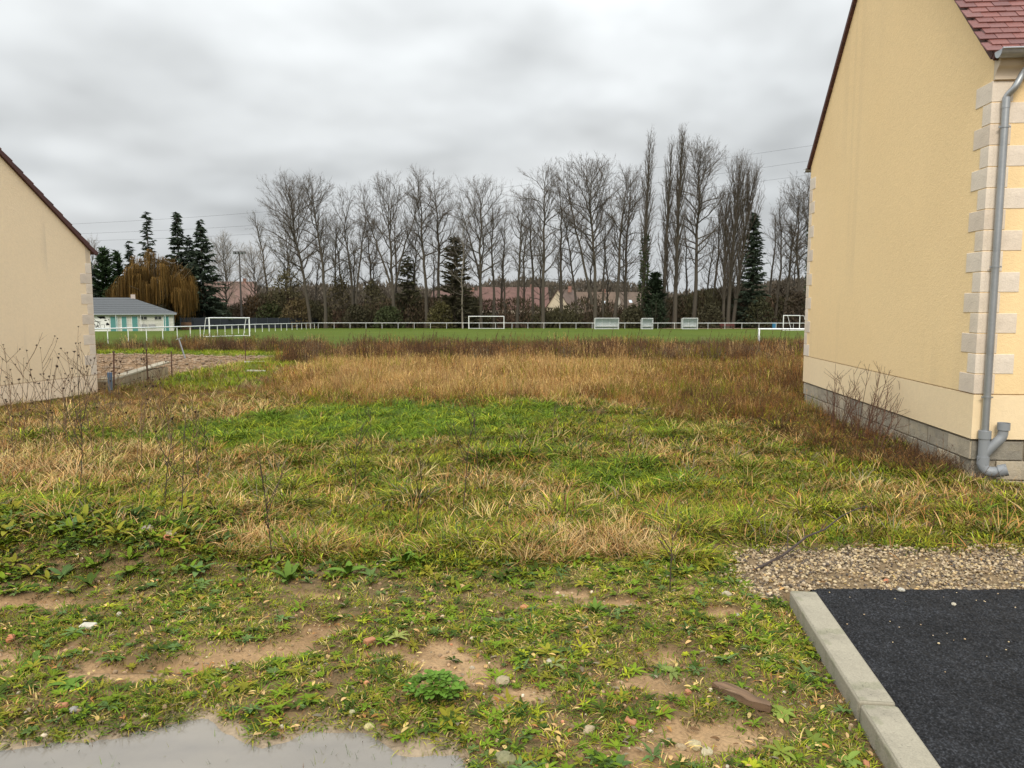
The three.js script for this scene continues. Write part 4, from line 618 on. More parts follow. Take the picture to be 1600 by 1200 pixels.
{ // weeping willow
  const d = 120, x = U(254, d), r = rng(61), T = thing('weeping_willow', 'golden brown weeping willow behind the clubhouse', 'tree', [x, gy(x, d), -d]), tb = new MB(), cb = new MB(); const H = HT(390, 254, d), W = 6.0;
  tb.tube([[0, -0.3, 0, 0.55], [0.2, 2, 0, 0.45], [0.1, 4, 0.1, 0.4]], 8, [0.08, 0.06, 0.04]);
  for (let b = 0; b < 40; b++) { const a = b * 2.4, e = 0.2 + 0.8 * r(); tb.tube(limb([0.1, 3.2 + r() * 1.2, 0.1], norm([Math.cos(a) * e, 0.95, Math.sin(a) * e]), H * (0.55 + 0.12 * r()), 0.13, 0.03, 7, 0.3, -0.06 * e, r), 4, vary([0.12, 0.085, 0.045], r)); }
  for (let c = 0; c < 95; c++) { // each drooping bough carries its own curtain of strands
    const az = r() * 6.283, q = Math.pow(r(), 0.5), R0 = W * q * (0.8 + 0.3 * r()), top = 2 + (H - 2) * Math.sqrt(Math.max(0, 1 - q * q * 0.85)) * (0.72 + 0.33 * r()), cx = Math.cos(az) * R0, cz = Math.sin(az) * R0, low = 0.1 + 0.5 * r(), tone = 0.45 + 0.5 * r(), wd = 0.5 + 0.6 * r();
    for (let s = 0; s < 62; s++) {
      const ox = (r() + r() - 1) * wd, oz = (r() + r() - 1) * wd; let p = [cx + ox, top - 0.35 * (ox * ox + oz * oz) / wd - 0.8 * r() * r(), cz + oz]; const end = Math.max(0.5, top * (low + 0.35 * r())), base = r() < 0.4 ? [0.16, 0.10, 0.03] : r() < 0.5 ? [0.31, 0.175, 0.045] : [0.235, 0.135, 0.038], col = vary([base[0] * tone, base[1] * tone, base[2] * tone], r, 0.5), w = 0.016 + 0.012 * r(), sx = w * (r() - 0.5) * 2, sz = w; let vx = Math.cos(az) * 0.4 + ox * 0.5, vz = Math.sin(az) * 0.4 + oz * 0.5, g = 0;
      while (p[1] > end && g++ < 8) { const st = g < 3 ? 0.5 : 1.2, dr = g < 3 ? 0.25 : 1.15; const n = [p[0] + vx * st * 0.5, p[1] - dr, p[2] + vz * st * 0.5]; vx = vx * 0.5 + 0.1 * (r() - 0.5); vz = vz * 0.5 + 0.1 * (r() - 0.5); cb.tri([p[0] - sx - w * 0.5, p[1], p[2] - sz], [p[0] + sx + w * 0.5, p[1], p[2] + sz], [n[0] + sx + w * 0.5, n[1], n[2] + sz], col); cb.tri([p[0] - sx - w * 0.5, p[1], p[2] - sz], [n[0] + sx + w * 0.5, n[1], n[2] + sz], [n[0] - sx - w * 0.5, n[1], n[2] - sz], col); p = n; }
    }
  }
  mesh('trunk', tb.geo(), barkMat, T); mesh('crown', cb.geo(), leafMat, T);
}
{ // undergrowth and shrubs under and behind the trees
  const r = rng(71); const mass = (name, label, n, f) => { const b = new MB(); for (let k = 0; k < n; k++) f(b); tag(mesh(name, b.geo(), leafMat), label, 'undergrowth', null, 'stuff'); };
  const cols = [[0.075, 0.055, 0.035], [0.06, 0.055, 0.028], [0.09, 0.06, 0.04], [0.045, 0.05, 0.022]];
  mass('undergrowth', 'dark tangled undergrowth filling the wood edge under the trees', 150000, b => { const d = 141 + 16 * r(), x = lerp(-64, 66, r()); const top = 2.4 + 4.4 * fbm(x * 0.13, 3, 3) + 2.4 * sstep(0.5, 0.75, vn(x * 0.09 + 5, 9)) + 1.2 * sstep(20, 40, x); const t = Math.pow(r(), 1.1); if (x > -6 && x < 22 && t * top > 2.4 && r() < 0.75) return; const s = 0.3 + 0.5 * r(); b.sliver([x, gy(x, d) + t * top, -d], norm([r() - 0.5, 0.25 + r(), r() - 0.5]), s, s * 0.34, vary(cols[Math.floor(vn(x * 0.2, d * 0.2) * 3.99)], r, 0.7), r); });
  mass('distant_wood', 'distant bare wood forming the skyline behind the houses', 140000, b => { const d = 215 + 45 * r(), x = lerp(-170, 170, r()); const top = 5.2 + 7.0 * fbm(x * 0.06, 7, 3) + 2.6 * vn(x * 0.3, d * 0.1); const t = Math.pow(r(), 0.9); const s = 0.6 + 0.9 * r(); b.sliver([x, gy(x, d) - 0.3 + t * top, -d], norm([r() - 0.5, 0.5 + r(), r() - 0.5]), s, s * 0.4, vary([0.11, 0.092, 0.07], r, 0.5), r); });  // twig colour lightened to carry aerial haze, since there is no fog
  const SH = 'shrubs below the bare trees';
  [[452, 143, 4.2, 10.5, [0.105, 0.09, 0.045], 'tall olive twiggy thicket left of the tall row'], [536, 144, 3.8, 9.0, [0.1, 0.082, 0.045], 'tall brown twiggy thicket behind the leftmost pair'], [590, 145, 3.4, 8.2, [0.085, 0.075, 0.04], 'tall twiggy thicket left of the wide forking tree'], [1150, 144, 4, 8, [0.075, 0.062, 0.04], 'tall twiggy thicket behind the slim spruce'], [1215, 145, 4, 8.5, [0.085, 0.066, 0.045], 'tall twiggy thicket two left of the house edge'], [1020, 134, 2.2, 5.5, [0.022, 0.032, 0.016], 'dark evergreen shrub below the ivy poplar'], [985, 136, 2.5, 3.8, [0.06, 0.055, 0.03], 'brown thicket left of the ivy poplar'], [690, 135, 2.6, 4.4, [0.085, 0.075, 0.03], 'olive shrub at the foot of the stout conifer'], [610, 137, 2.8, 3.6, [0.05, 0.06, 0.025], 'green shrub under the wide forking tree'], [560, 139, 3.0, 4.0, [0.05, 0.045, 0.025], 'dark shrub under the forked tree'], [470, 139, 3.2, 5.0, [0.10, 0.075, 0.035], 'brown shrub at the left end of the tall row'], [430, 142, 3.6, 4.6, [0.055, 0.065, 0.025], 'green hedge shrub right of the floodlight'], [405, 144, 3, 5.4, [0.14, 0.085, 0.035], 'tawny shrub behind the floodlight'], [1180, 136, 3.0, 5.2, [0.045, 0.045, 0.022], 'dark shrub under the slim spruce'], [1105, 137, 2.6, 4.2, [0.055, 0.05, 0.028], 'dark shrub right of the poplar trio'], [1240, 135, 3.2, 6.5, [0.06, 0.045, 0.03], 'brown thicket beside the yellow house edge'], [880, 150, 5.5, 3.2, [0.09, 0.08, 0.04], 'trimmed brown hedge before the cream gable'], [345, 128, 3, 5, [0.03, 0.04, 0.02], 'dark shrub below the broad fir'], [765, 147, 3.5, 2.8, [0.06, 0.05, 0.03], 'low dark hedge before the red roofed house']].forEach(([u, d, W, H, c, label], i) => bush('shrub', label, 'shrub', U(u, d), d, W, H, c, 1500, 600 + i, SH));
}
{ // overhead wires
  const wire = (label, pts) => { const c = new THREE.CatmullRomCurve3(pts.map(([u, v, d]) => new THREE.Vector3(U(u, d), 1.5 + (475 - v) / 1200 * d * 1.01, -d))); tag(mesh('power_line', new THREE.TubeGeometry(c, 40, 0.02, 4), mat([0.05, 0.05, 0.055], 0.8)), label, 'wire', 'overhead wires behind the trees'); };
  wire('highest of the three overhead wires', [[-200, 365, 190], [130, 354, 188], [420, 336, 186], [800, 298, 184], [1262, 236, 180], [1500, 200, 178]]);
  wire('middle one of the three overhead wires', [[-200, 380, 190], [130, 369, 188], [420, 355, 186], [800, 320, 184], [1262, 258, 180], [1500, 222, 178]]);
  wire('lowest of the three overhead wires', [[-200, 389, 190], [130, 380, 188], [420, 368, 186], [800, 335, 184], [1262, 279, 180], [1500, 246, 178]]);
}
// ------------------------------------------------------------ ground vegetation
const grassMat = new THREE.MeshPhysicalMaterial({ specularIntensity: 0.15, color: 0xffffff, vertexColors: true, roughness: 0.75, side: THREE.DoubleSide });
const dryMat = new THREE.MeshPhysicalMaterial({ specularIntensity: 0.12, color: 0xffffff, vertexColors: true, roughness: 0.9, side: THREE.DoubleSide });
function blade(b, x, z, a, L, w, lean, curl, segs, col) { // a ribbon that rises, leans and droops
  const dx = Math.cos(a), dz = Math.sin(a), sx = -dz, sz = dx; let px = x, py = -0.01, pz = z, th = Math.PI / 2 - lean, pw = w; const st = L / segs; let P = [px, py, pz];
  for (let k = 1; k <= segs; k++) {
    const n = [P[0] + dx * Math.cos(th) * st, P[1] + Math.sin(th) * st, P[2] + dz * Math.cos(th) * st], nw = k === segs ? 0 : w * (1 - 0.55 * k / segs);
    const l = [P[0] - sx * pw / 2, P[1], P[2] - sz * pw / 2], r = [P[0] + sx * pw / 2, P[1], P[2] + sz * pw / 2];
    if (nw === 0) b.tri(l, r, n, col); else { const l2 = [n[0] - sx * nw / 2, n[1], n[2] - sz * nw / 2], r2 = [n[0] + sx * nw / 2, n[1], n[2] + sz * nw / 2]; b.tri(l, r, r2, col); b.tri(l, r2, l2, col); }
    P = n; pw = nw; th -= curl / segs;
  }
}
function tuft(seed, n, rad, L, w, lean, curl, segs, v = 0.5) { const r = rng(seed), b = new MB(); for (let k = 0; k < n; k++) { const a = r() * 6.283, q = rad * Math.sqrt(r()), t = 1 - v / 2 + v * r(), wm = (r() - 0.5) * 0.25; blade(b, Math.cos(a) * q, Math.sin(a) * q, a + (r() - 0.5) * 2.2, L * (0.5 + 0.6 * r()), w * (0.7 + 0.6 * r()), lean * (0.3 + r()), curl * (0.4 + 1.1 * r()), segs, [t * (1 + wm), t, t * (1 - wm)]); } return b.geo(); }
function leafShape(b, a, L, W, rise, curl, col, fold = 0.25, toothed = 0) { // broad leaf from the crown of a rosette
  const dx = Math.cos(a), dz = Math.sin(a), sx = -dz, sz = dx, N = 5; let P = [dx * 0.004, 0.004, dz * 0.004], th = rise, pw = W * 0.12; let l = [P[0] - sx * pw, P[1], P[2] - sz * pw], r = [P[0] + sx * pw, P[1], P[2] + sz * pw];
  for (let k = 1; k <= N; k++) { const t = k / N, st = L / N; const n = [P[0] + dx * Math.cos(th) * st, P[1] + Math.sin(th) * st, P[2] + dz * Math.cos(th) * st]; let hw = W * 0.5 * Math.pow(Math.sin(Math.PI * Math.min(1, 0.12 + t * 0.88)), 0.8) * (toothed && k % 2 ? 0.6 : 1); if (k === N) hw = 0; const l2 = [n[0] - sx * hw, n[1] + hw * fold, n[2] - sz * hw], r2 = [n[0] + sx * hw, n[1] + hw * fold, n[2] + sz * hw]; b.tri(P, n, l2, col); b.tri(P, l2, l, col); b.tri(P, r2, n, col); b.tri(P, r, r2, col); P = n; l = l2; r = r2; th -= curl / N; }
}
function rosetteGeo(seed, n, L, W, rise, curl, toothed, v = 0.4) { const r = rng(seed), b = new MB(); for (let k = 0; k < n; k++) { const t = 1 - v / 2 + v * r(); leafShape(b, k * 2.4 + 0.5 * (r() - 0.5), L * (0.55 + 0.55 * r()), W * (0.8 + 0.4 * r()), rise * (0.3 + 1.2 * r()), curl * (0.4 + r()), [t * (1 + 0.15 * (r() - 0.5)), t, t * 0.95], 0.25, toothed); } return b.geo(); }
function stalkGeo(seed, n, rad, H, w, branch, lean = 0.18) { // upright dead stems with short side sprays
  const r = rng(seed), b = new MB(); for (let k = 0; k < n; k++) { const a = r() * 6.283, q = rad * Math.sqrt(r()), h = H * (0.45 + 0.6 * r()), t = 0.75 + 0.5 * r(), col = [t, t, t], ld = norm([Math.cos(a) * lean * r() + 0.12 * (r() - 0.5), 1, Math.sin(a) * lean * r() + 0.12 * (r() - 0.5)]), p = [Math.cos(a) * q, -0.02, Math.sin(a) * q]; b.sliver(p, ld, h, w, col, r); b.sliver(p, ld, h, w * 0.8, col, r); for (let s = 0; s < branch; s++) { const f = 0.35 + 0.6 * r(), m = [p[0] + ld[0] * h * f, p[1] + ld[1] * h * f, p[2] + ld[2] * h * f]; b.sliver(m, norm([r() - 0.5, 0.55 + 0.5 * r(), r() - 0.5]), h * 0.3 * (1.2 - f), w * 0.9, col, r); } } return b.geo();
}
const clearOf = (x, d) => { // not on built ground, in a house or in the puddle
  if (onAsphalt(x, d) || (d < 4.05 && x > kerbX(d) - 0.146)) return false; if (d < 2.9 && puddle(x, d) > 0.012 && x < 0.35) return false;
  if (x > 4.57 + 0.086 * (d - 7.6) && d > 7.62 - 0.086 * (x - 4.6) && d < 13.6) return false;
  if (Math.hypot(x - 4.87, d - 7.4) < 0.28) return false; if (x < -8.52 - 0.25 * (15.8 - d) && d < 15.95 && d > 7) return false; return true;
};
const C = { lush: [0.125, 0.205, 0.014], green: [0.115, 0.175, 0.014], dark: [0.045, 0.075, 0.012], blue: [0.085, 0.135, 0.04], olive: [0.18, 0.175, 0.02], lime: [0.275, 0.30, 0.02], straw: [0.47, 0.34, 0.125], tan: [0.47, 0.305, 0.135], rust: [0.30, 0.15, 0.05], brown: [0.145, 0.083, 0.04], dead: [0.088, 0.05, 0.033], grey: [0.19, 0.155, 0.1] };
const jit = (c, r, a = 0.35) => { const v = 1 - a / 2 + a * r(), h = 1 + 0.14 * (r() - 0.5); return [c[0] * v * h, c[1] * v, c[2] * v / h]; };
const pick = (w, r) => { let s = 0; for (const k in w) s += Math.max(0, w[k]); let q = r() * s; for (const k in w) { q -= Math.max(0, w[k]); if (q <= 0) return C[k]; } return C.olive; };
const halfW = d => 0.72 * d + 0.5;
{ // short turf, moss and small weeds of the verge
  const r = rng(201), T = [0, 1, 2].map(i => new Scatter('short_turf', ['short sparse turf on the muddy verge', 'thin trampled grass on the muddy verge', 'low mossy grass on the muddy verge'][i], 'grass', tuft(300 + i, [12, 10, 14][i], [0.035, 0.03, 0.04][i], [0.055, 0.08, 0.035][i], [0.005, 0.0045, 0.005][i], 0.95, 1.3, 3, 0.9), grassMat));
  for (let k = 0; k < 46000; k++) {
    const d = lerp(2.15, 4.75, Math.pow(r(), 0.85)), x = lerp(-1, 1, r()) * (halfW(d) + 0.2); if (!clearOf(x, d) || onGravel(x, d)) continue; const m = mudAt(x, d); if (r() < m * 0.97) continue; const cov = fbm(x * 2.4 + 11, d * 2.4 + 5, 3) + (puddle(x, d) > -0.15 && d < 2.9 ? 0.12 : 0); if (r() > 0.34 + 1.7 * (cov - 0.32)) continue;
    const y = vn(x * 1.2 + 3, d * 1.2), yl = sstep(0.45, 0.7, vn(x * 1.7 + 30, d * 1.7)); const c = pick({ olive: 2.6, lime: 1.2 * yl + 0.3, green: 2.4 * y + 1.2, dark: 1.4, straw: 0.5 + 0.8 * yl, brown: 0.6, rust: 0.3 }, r); const s = 0.5 + 0.65 * r();
    T[k % 3].add(x, gy(x, d), -d, s, s * (0.8 + 0.5 * r()), r() * 6.3, jit(c, r), 0.2 * (r() - 0.5), 0.2 * (r() - 0.5));
  }
  T.forEach(t => t.done());
}
{ // flat leafy weeds of the verge
  const r = rng(211), g = [rosetteGeo(1, 9, 0.075, 0.022, 0.35, 0.7, 0), rosetteGeo(2, 8, 0.09, 0.028, 0.45, 1.0, 1), rosetteGeo(3, 12, 0.05, 0.02, 0.6, 0.8, 0), rosetteGeo(4, 7, 0.15, 0.042, 0.7, 1.0, 0)];
  const S = g.map((q, i) => new Scatter('leafy_weeds', ['small lance leaved weeds dotted over the verge', 'small toothed weeds dotted over the verge', 'tiny round leaved weeds carpeting the verge', 'larger dock leaved weeds where the long grass begins'][i], 'weeds', q, grassMat));
  for (let k = 0; k < 6800; k++) { const d = lerp(2.2, 4.5, Math.pow(r(), 0.9)), x = lerp(-1, 1, r()) * (halfW(d) + 0.2); if (!clearOf(x, d) || onGravel(x, d)) continue; if (r() < mudAt(x, d) * 0.93) continue; const cl = fbm(x * 1.8 + 77, d * 1.8, 3); if (r() > 0.25 + 2.2 * (cl - 0.37)) continue; const c = pick({ green: 3.4, dark: 2.4, blue: 1, olive: 1.4, lime: 0.3 }, r), s = 0.28 + 0.5 * r() * r() + 0.12 * r(); S[Math.floor(r() * 3)].add(x, gy(x, d) + 0.004, -d, s, s, r() * 6.3, jit(c, r), 0.2 * (r() - 0.5), 0.2 * (r() - 0.5)); }
  for (let k = 0; k < 900; k++) { const x = lerp(-3.4, 1.5, r()); const dc = 4.28 + 0.1 * Math.sin(x * 3) + (x < -1.5 ? 0.35 : 0), d = dc + (r() + r() - 1) * (x < -1.5 ? 0.75 : 0.32); if (!clearOf(x, d) || onGravel(x, d)) continue; if (x > -1.5 && r() < (x > 0.3 ? 0.75 : 0.5)) continue; const c = pick({ green: 3, dark: 2.4, olive: 2, blue: 1 }, r), s = (0.22 + 0.42 * r() * (0.4 + 0.6 * r())) * (x < -1.5 ? 1.45 : 1); S[3].add(x, gy(x, d), -d, s, s * (0.8 + 0.5 * r()), r() * 6.3, jit(c, r), 0.3 * (r() - 0.5), 0.3 * (r() - 0.5)); }
  S.forEach(t => t.done());
}
{ // rough grass of the plot: a matted low sward with taller tussocks standing out of it
  const r = rng(221), kinds = [tuft(1, 17, 0.06, 0.25, 0.0085, 0.7, 1.9, 4, 0.9), tuft(2, 14, 0.085, 0.10, 0.0075, 1.0, 1.3, 3, 0.9), tuft(3, 9, 0.06, 0.24, 0.0055, 0.8, 1.0, 4, 0.9), tuft(4, 10, 0.11, 0.19, 0.006, 1.3, 0.7, 3, 0.9)];
  const S = kinds.map((q, i) => new Scatter('rough_grass', ['arching tussocks over the middle of the plot', 'matted low grass over the middle of the plot', 'thin dry grass stems over the middle of the plot', 'flattened pale grass over the middle of the plot'][i], 'grass', q, grassMat));
  const tus = (x, d) => { let b = 9; const cx = x * 1.5, cd = d * 1.5; for (let i = -1; i <= 1; i++) for (let j = -1; j <= 1; j++) { const ix = Math.floor(cx) + i, id = Math.floor(cd) + j; if (h2(ix + 7, id) < 0.35) continue; b = Math.min(b, Math.hypot(ix + h2(ix, id) - cx, id + h2(id + 31, ix) - cd) / (0.5 + h2(ix, id + 3))); } return 1 - sstep(0.15, 0.42, b); };
  for (let k = 0; k < 66000; k++) {
    const t = r(), d = 4.2 * Math.pow(17 / 4.2, t), x = lerp(-1, 1, r()) * halfW(d); if (!clearOf(x, d) || onGravel(x, d)) continue;
    const edge = 4.32 + 0.5 * (fbm(x * 1.5, 2, 3) - 0.5) + (x > 1.2 ? 0.42 : 0); if (d < edge) continue; if (x < -1.7 && d < 5.3 && r() < 0.55) continue; if (x > 1.1 && d < 4.95 && r() < 0.75) continue;
    const br = brightAt(x, d), tn = tanAt(x, d); if (tn > r() + 0.15) continue; const n1 = fbm(x * 0.6 + 8, d * 0.6 + 2, 3), n2 = fbm(x * 1.3 + 60, d * 1.3, 3), n3 = vn(x * 3.1, d * 3.1 + 7), ts = tus(x, d);
    const front = (1 - sstep(4.75, 5.5, d)) * (Math.max(1 - sstep(0.2, 0.55, Math.abs(x + 1.35)), 1 - sstep(0.35, 0.75, Math.abs(x - 0.55)))); const lft = sstep(-2.8, -5, x) * sstep(5.5, 8, d), rgt = sstep(2, 3.5, x); const dryP = sstep(0.52, 0.66, n1) * (1 - br);
    const w = { olive: 3.0, lime: 2.2 * sstep(0.4, 0.6, 1 - n1) + 0.6, green: 3.2 * sstep(0.38, 0.58, n2) + 1.0, dark: 0.7 + 1.3 * sstep(0.55, 0.7, n3), straw: 0.2 + 0.7 * dryP + 0.8 * front + 0.3 * lft, tan: 0.3 + 1.0 * dryP + 2.2 * front + 1.1 * lft, rust: 0.45 + 0.9 * dryP + 1.6 * front + 0.8 * lft + 0.4 * rgt, brown: 0.6 + 1.8 * lft + 0.6 * rgt, grey: 0.15 + 0.3 * ts * (1 - br), blue: 0.25, lush: 0 };
    if (br > 0) { w.lush = 6 * br * (0.3 + 1.4 * n2); w.green += 5 * br; w.dark += 3 * br * sstep(0.45, 0.65, n3); w.blue += 1.2 * br; w.olive *= 1 - 0.7 * br; w.lime += 1.5 * br; for (const q of ['straw', 'tan', 'rust', 'brown', 'grey']) w[q] *= 1 - 0.9 * br; }
    const c = pick(w, r), dry = c === C.straw || c === C.tan || c === C.rust || c === C.grey; let kd = 1; if (ts > 0.35 + 0.6 * r()) kd = dry ? (r() < 0.5 ? 0 : 3) : 0; else if (dry) kd = front + lft > 0.5 * r() + 0.35 ? 2 : r() < 0.2 ? 2 : r() < 0.6 ? 3 : 1; else if (br > 0.4 && r() < 0.35) kd = 0;
    const s = (0.6 + 0.5 * r()) * (0.8 + 0.4 * n3) * (0.8 + 0.05 * d) * (kd === 0 ? 0.62 + 0.3 * ts : 1) * (front > 0.4 && kd === 2 ? 0.8 : 1);
    S[kd].add(x, gy(x, d) + (kd === 0 ? 0 : 0.03 * ts), -d, s, s * (0.65 + 0.4 * r()) / (0.8 + 0.025 * d), r() * 6.3, jit(c, r, 0.7), 0.35 * (r() - 0.5), 0.35 * (r() - 0.5));
  }
  S.forEach(t => t.done());
  // grass blades standing in the puddle
  const pb = new Scatter('drowned_grass', 'sparse grass blades poking out of the puddle', 'grass', tuft(71, 4, 0.03, 0.06, 0.003, 0.5, 0.9, 3), grassMat); for (let k = 0; k < 420; k++) { const x = lerp(-1.95, -0.1, r()), d = lerp(2.2, 2.72, r()), p = puddle(x, d); if (p < 0 || r() < 0.75 * sstep(0.02, 0.12, p) * (x < -0.75 ? 1 : 0.7)) continue; pb.add(x, -0.035, -d, 0.9, 0.8 + 0.6 * r(), r() * 6, jit(pick({ dark: 2, olive: 2, brown: 1, green: 1 }, r), r)); } pb.done();
}
{ // tall dry grass across the back of the plot
  const r = rng(231), g = [stalkGeo(1, 18, 0.18, 0.46, 0.009, 1, 0.4), stalkGeo(2, 16, 0.22, 0.42, 0.01, 3, 0.8), tuft(9, 16, 0.16, 0.36, 0.011, 0.8, 1.3, 3, 0.9)];
  const S = g.map((q, i) => new Scatter('dry_grass', ['standing tan dry grass across the back of the plot', 'broken brown dry grass across the back of the plot', 'pale bent dry grass across the back of the plot'][i], 'dry grass', q, dryMat));
  for (let k = 0; k < 42000; k++) {
    const t = r(), d = 8.5 * Math.pow(37 / 8.5, t), x = lerp(-1, 1, r()) * halfW(d); if (!clearOf(x, d) || plot(x, d)) continue; const tn = tanAt(x, d); if (r() > tn) continue; if (fbm(x * 0.7 + 3, d * 0.45 + 8, 3) < 0.42 && r() < 0.6) continue;
    if (x < -5.5 - 0.12 * (d - 15) && d > 17.5 && r() < 0.93) continue; const side = sstep(0.15, 0.27, x / d) + sstep(0.27, 0.42, -x / d), n = fbm(x * 0.4, d * 0.4 + 3, 3), far = sstep(24, 33, d);
    if (d > 29 && r() < 0.6) continue; const core = (1 - sstep(0.14, 0.26, Math.abs(x / d + 0.05))) * sstep(14.5, 18, d) * (1 - sstep(25, 29, d)) * (1 - 0.75 * sstep(0.54, 0.64, n)); const c = pick({ tan: 9 * core + 0.7, straw: 5 * core + 0.4, rust: 1.5 + 0.8 * side, brown: 1.3 + 1.8 * side, olive: 0.7 + 0.6 * side, lime: 0.4, green: 0.7 * sstep(0.5, 0.65, fbm(x * 0.8 + 9, d * 0.5, 3)) * (1 - core), dead: (0.4 + 0.9 * side) * (1 - core) + 1.2 * far }, r); const s = (0.75 + 0.5 * r()) * (0.8 + 0.5 * n) * (d < 11 ? 0.65 : 1) * (x < -4.5 && d < 18 ? 0.62 : 1) * (0.55 + 0.45 * sstep(13, 19, d));
    S[r() < 0.3 ? 0 : r() < 0.5 ? 1 : 2].add(x, gy(x, d), -d, s, s * (0.65 + 0.5 * r()) * (0.6 + 0.8 * vn(x * 1.1, d * 0.9 + 5)), r() * 6.3, jit(c, r, 0.7), 0.2 * (r() - 0.5), 0.2 * (r() - 0.5));
  }
  S.forEach(t => t.done());
}
{ // brown dead weeds in front of the playing field, green strip on the left
  const r = rng(241), g = [stalkGeo(11, 16, 0.3, 0.72, 0.013, 6, 0.3), stalkGeo(12, 18, 0.35, 0.5, 0.014, 5, 0.6), tuft(13, 16, 0.2, 0.35, 0.014, 0.6, 1.2, 3)];
  const S = g.map((q, i) => new Scatter(i < 2 ? 'dead_weeds' : 'grass_strip', ['tall brown dead weeds before the playing field', 'tangled brown weeds before the playing field', 'bright grass around the tilled garden plot'][i], i < 2 ? 'weeds' : 'grass', q, dryMat));
  for (let k = 0; k < 26000; k++) {
    const t = r(), d = 27 * Math.pow(52 / 27, t), x = lerp(-1, 1, r()) * halfW(d); const st = (x > -4 && x < 13 ? 27 : 29) + (x < -9 ? 5 : 16) * (fbm(x * 0.15, 4, 3) - 0.5) - 5 * sstep(6, 12, x) + (x < -9 ? 7 : 0); const en = 41 + 9 * (fbm(x * 0.1, 14, 2) - 0.5) + (x < -9 ? 4 : 0); if (d < st || d > en || plot(x, d)) continue; if (fbm(x * 0.45, d * 0.3 + 30, 3) < 0.46 && r() < 0.85) continue;
    const c = pick({ dead: 3.6, brown: 2.4, rust: 0.6, grey: 0.6, olive: 0.5, tan: 0.5 }, r), s = (0.55 + 0.6 * r()) * (0.7 + 0.6 * vn(x * 0.4, d * 0.4)) * (d > 44 ? 0.8 : 1); S[r() < 0.5 ? 0 : 1].add(x, gy(x, d), -d, s, s * (0.8 + 0.4 * r()), r() * 6.3, jit(c, r, 0.4), 0.25 * (r() - 0.5), 0.25 * (r() - 0.5) + 0.08);
  }
  for (let k = 0; k < 14000; k++) { // left strip beside and behind the plot
    const d = lerp(16, 42, r()), x = lerp(-30, -5, r()); if (x < -halfW(d) || !clearOf(x, d) || plot(x, d)) continue; if (d < 37 && x > -5.5 - 0.12 * (d - 15) - 1.6 * (fbm(d * 0.5, 3, 2) - 0.3)) continue; if (x < -8.6 - (d - 16) * 0.225 && d < 20) continue; const n = fbm(x * 0.5 + 6, d * 0.5, 3); const c = pick({ lime: 2.5, green: 2, olive: 1.5, straw: 1.2 * sstep(0.4, 0.6, n), brown: 1.6 * sstep(0.5, 0.65, n), lush: 1.2 }, r), s = 0.4 + 0.45 * r(); S[2].add(x, gy(x, d), -d, s, s * 0.75, r() * 6.3, jit(c, r, 0.3));
  }
  // clods of the tilled plot
  const cl = new Scatter('earth_clods', 'brown clods of the tilled garden plot', 'soil', stoneGeo[1], white(0.95)); for (let k = 0; k < 9000; k++) { const d = lerp(20, 40, r()), x = lerp(-29, -9, r()); if (!plot(x, d) || x < -halfW(d)) continue; const s = 0.03 + 0.07 * r() * r(); cl.add(x, gy(x, d) + s * 0.3, -d, s, s * 0.8, r() * 6, jit([0.24, 0.168, 0.105], r, 0.6)); }
  S.forEach(t => t.done()); cl.done();
}
{ // red brown bramble litter and dead stems along the foot of the yellow house
  const r = rng(251), g = stalkGeo(21, 14, 0.18, 0.4, 0.006, 4, 1.4), S = new Scatter('dry_brambles', 'red brown dead stems heaped along the yellow house foot', 'brambles', g, dryMat);
  for (let k = 0; k < 560; k++) { const d = lerp(7.4, 14.5, r()), hx = 4.6 + 0.086 * (d - 7.6), x = hx - Math.pow(r(), 1.4) * (0.5 + 0.28 * (d - 7.4)) + 0.02; if (!clearOf(x, d)) continue; const c = pick({ dead: 3, brown: 3, rust: 1.2, grey: 0.4 }, r), s = 0.45 + 0.6 * r(); S.add(x, gy(x, d), -d, s, s * (0.5 + 0.5 * r()), r() * 6.3, jit(c, r, 0.4), 0.7 * (r() - 0.5), 0.7 * (r() - 0.5)); }
  S.done();
}
{ // crumbs of earth, grit and dead bits lying on the verge
  const r = rng(257), cr = new Scatter('earth_crumbs', 'crumbs of earth and grit on the bare verge', 'soil', stoneGeo[3], white(0.95)), lg = new MB(); leafShape(lg, 0, 0.03, 0.012, 0.25, 0.6, [1, 1, 1], 0.3); const lt = new Scatter('dead_leaf_litter', 'dead leaf bits and straw scraps littering the verge', 'litter', lg.geo(), dryMat);
  for (let k = 0; k < 16000; k++) { const d = lerp(2.2, 4.5, r()), x = lerp(-1, 1, r()) * (halfW(d) + 0.2); if (!clearOf(x, d) || onGravel(x, d)) continue; const m = mudAt(x, d); if (r() > 0.2 + 0.8 * m * fbm(x * 7, d * 7, 2)) continue; const s = 0.0025 + 0.010 * Math.pow(r(), 4), p = r(); cr.add(x, gy(x, d) + s * 0.3, -d, s, s, r() * 6, jit(p < 0.86 ? [0.31, 0.205, 0.115] : p < 0.95 ? [0.5, 0.42, 0.3] : [0.42, 0.19, 0.1], r, 0.6)); }
  for (let k = 0; k < 2600; k++) { const d = lerp(2.2, 4.6, r()), x = lerp(-1, 1, r()) * (halfW(d) + 0.2); if (!clearOf(x, d)) continue; const s = 0.4 + 0.9 * r(); lt.add(x, gy(x, d) + 0.006, -d, s, s, r() * 6, jit(pick({ straw: 2, tan: 2, rust: 2, brown: 3, grey: 2 }, r), r, 0.5), 0.4 * (r() - 0.5), 0.4 * (r() - 0.5)); }
  cr.done(); lt.done();
}
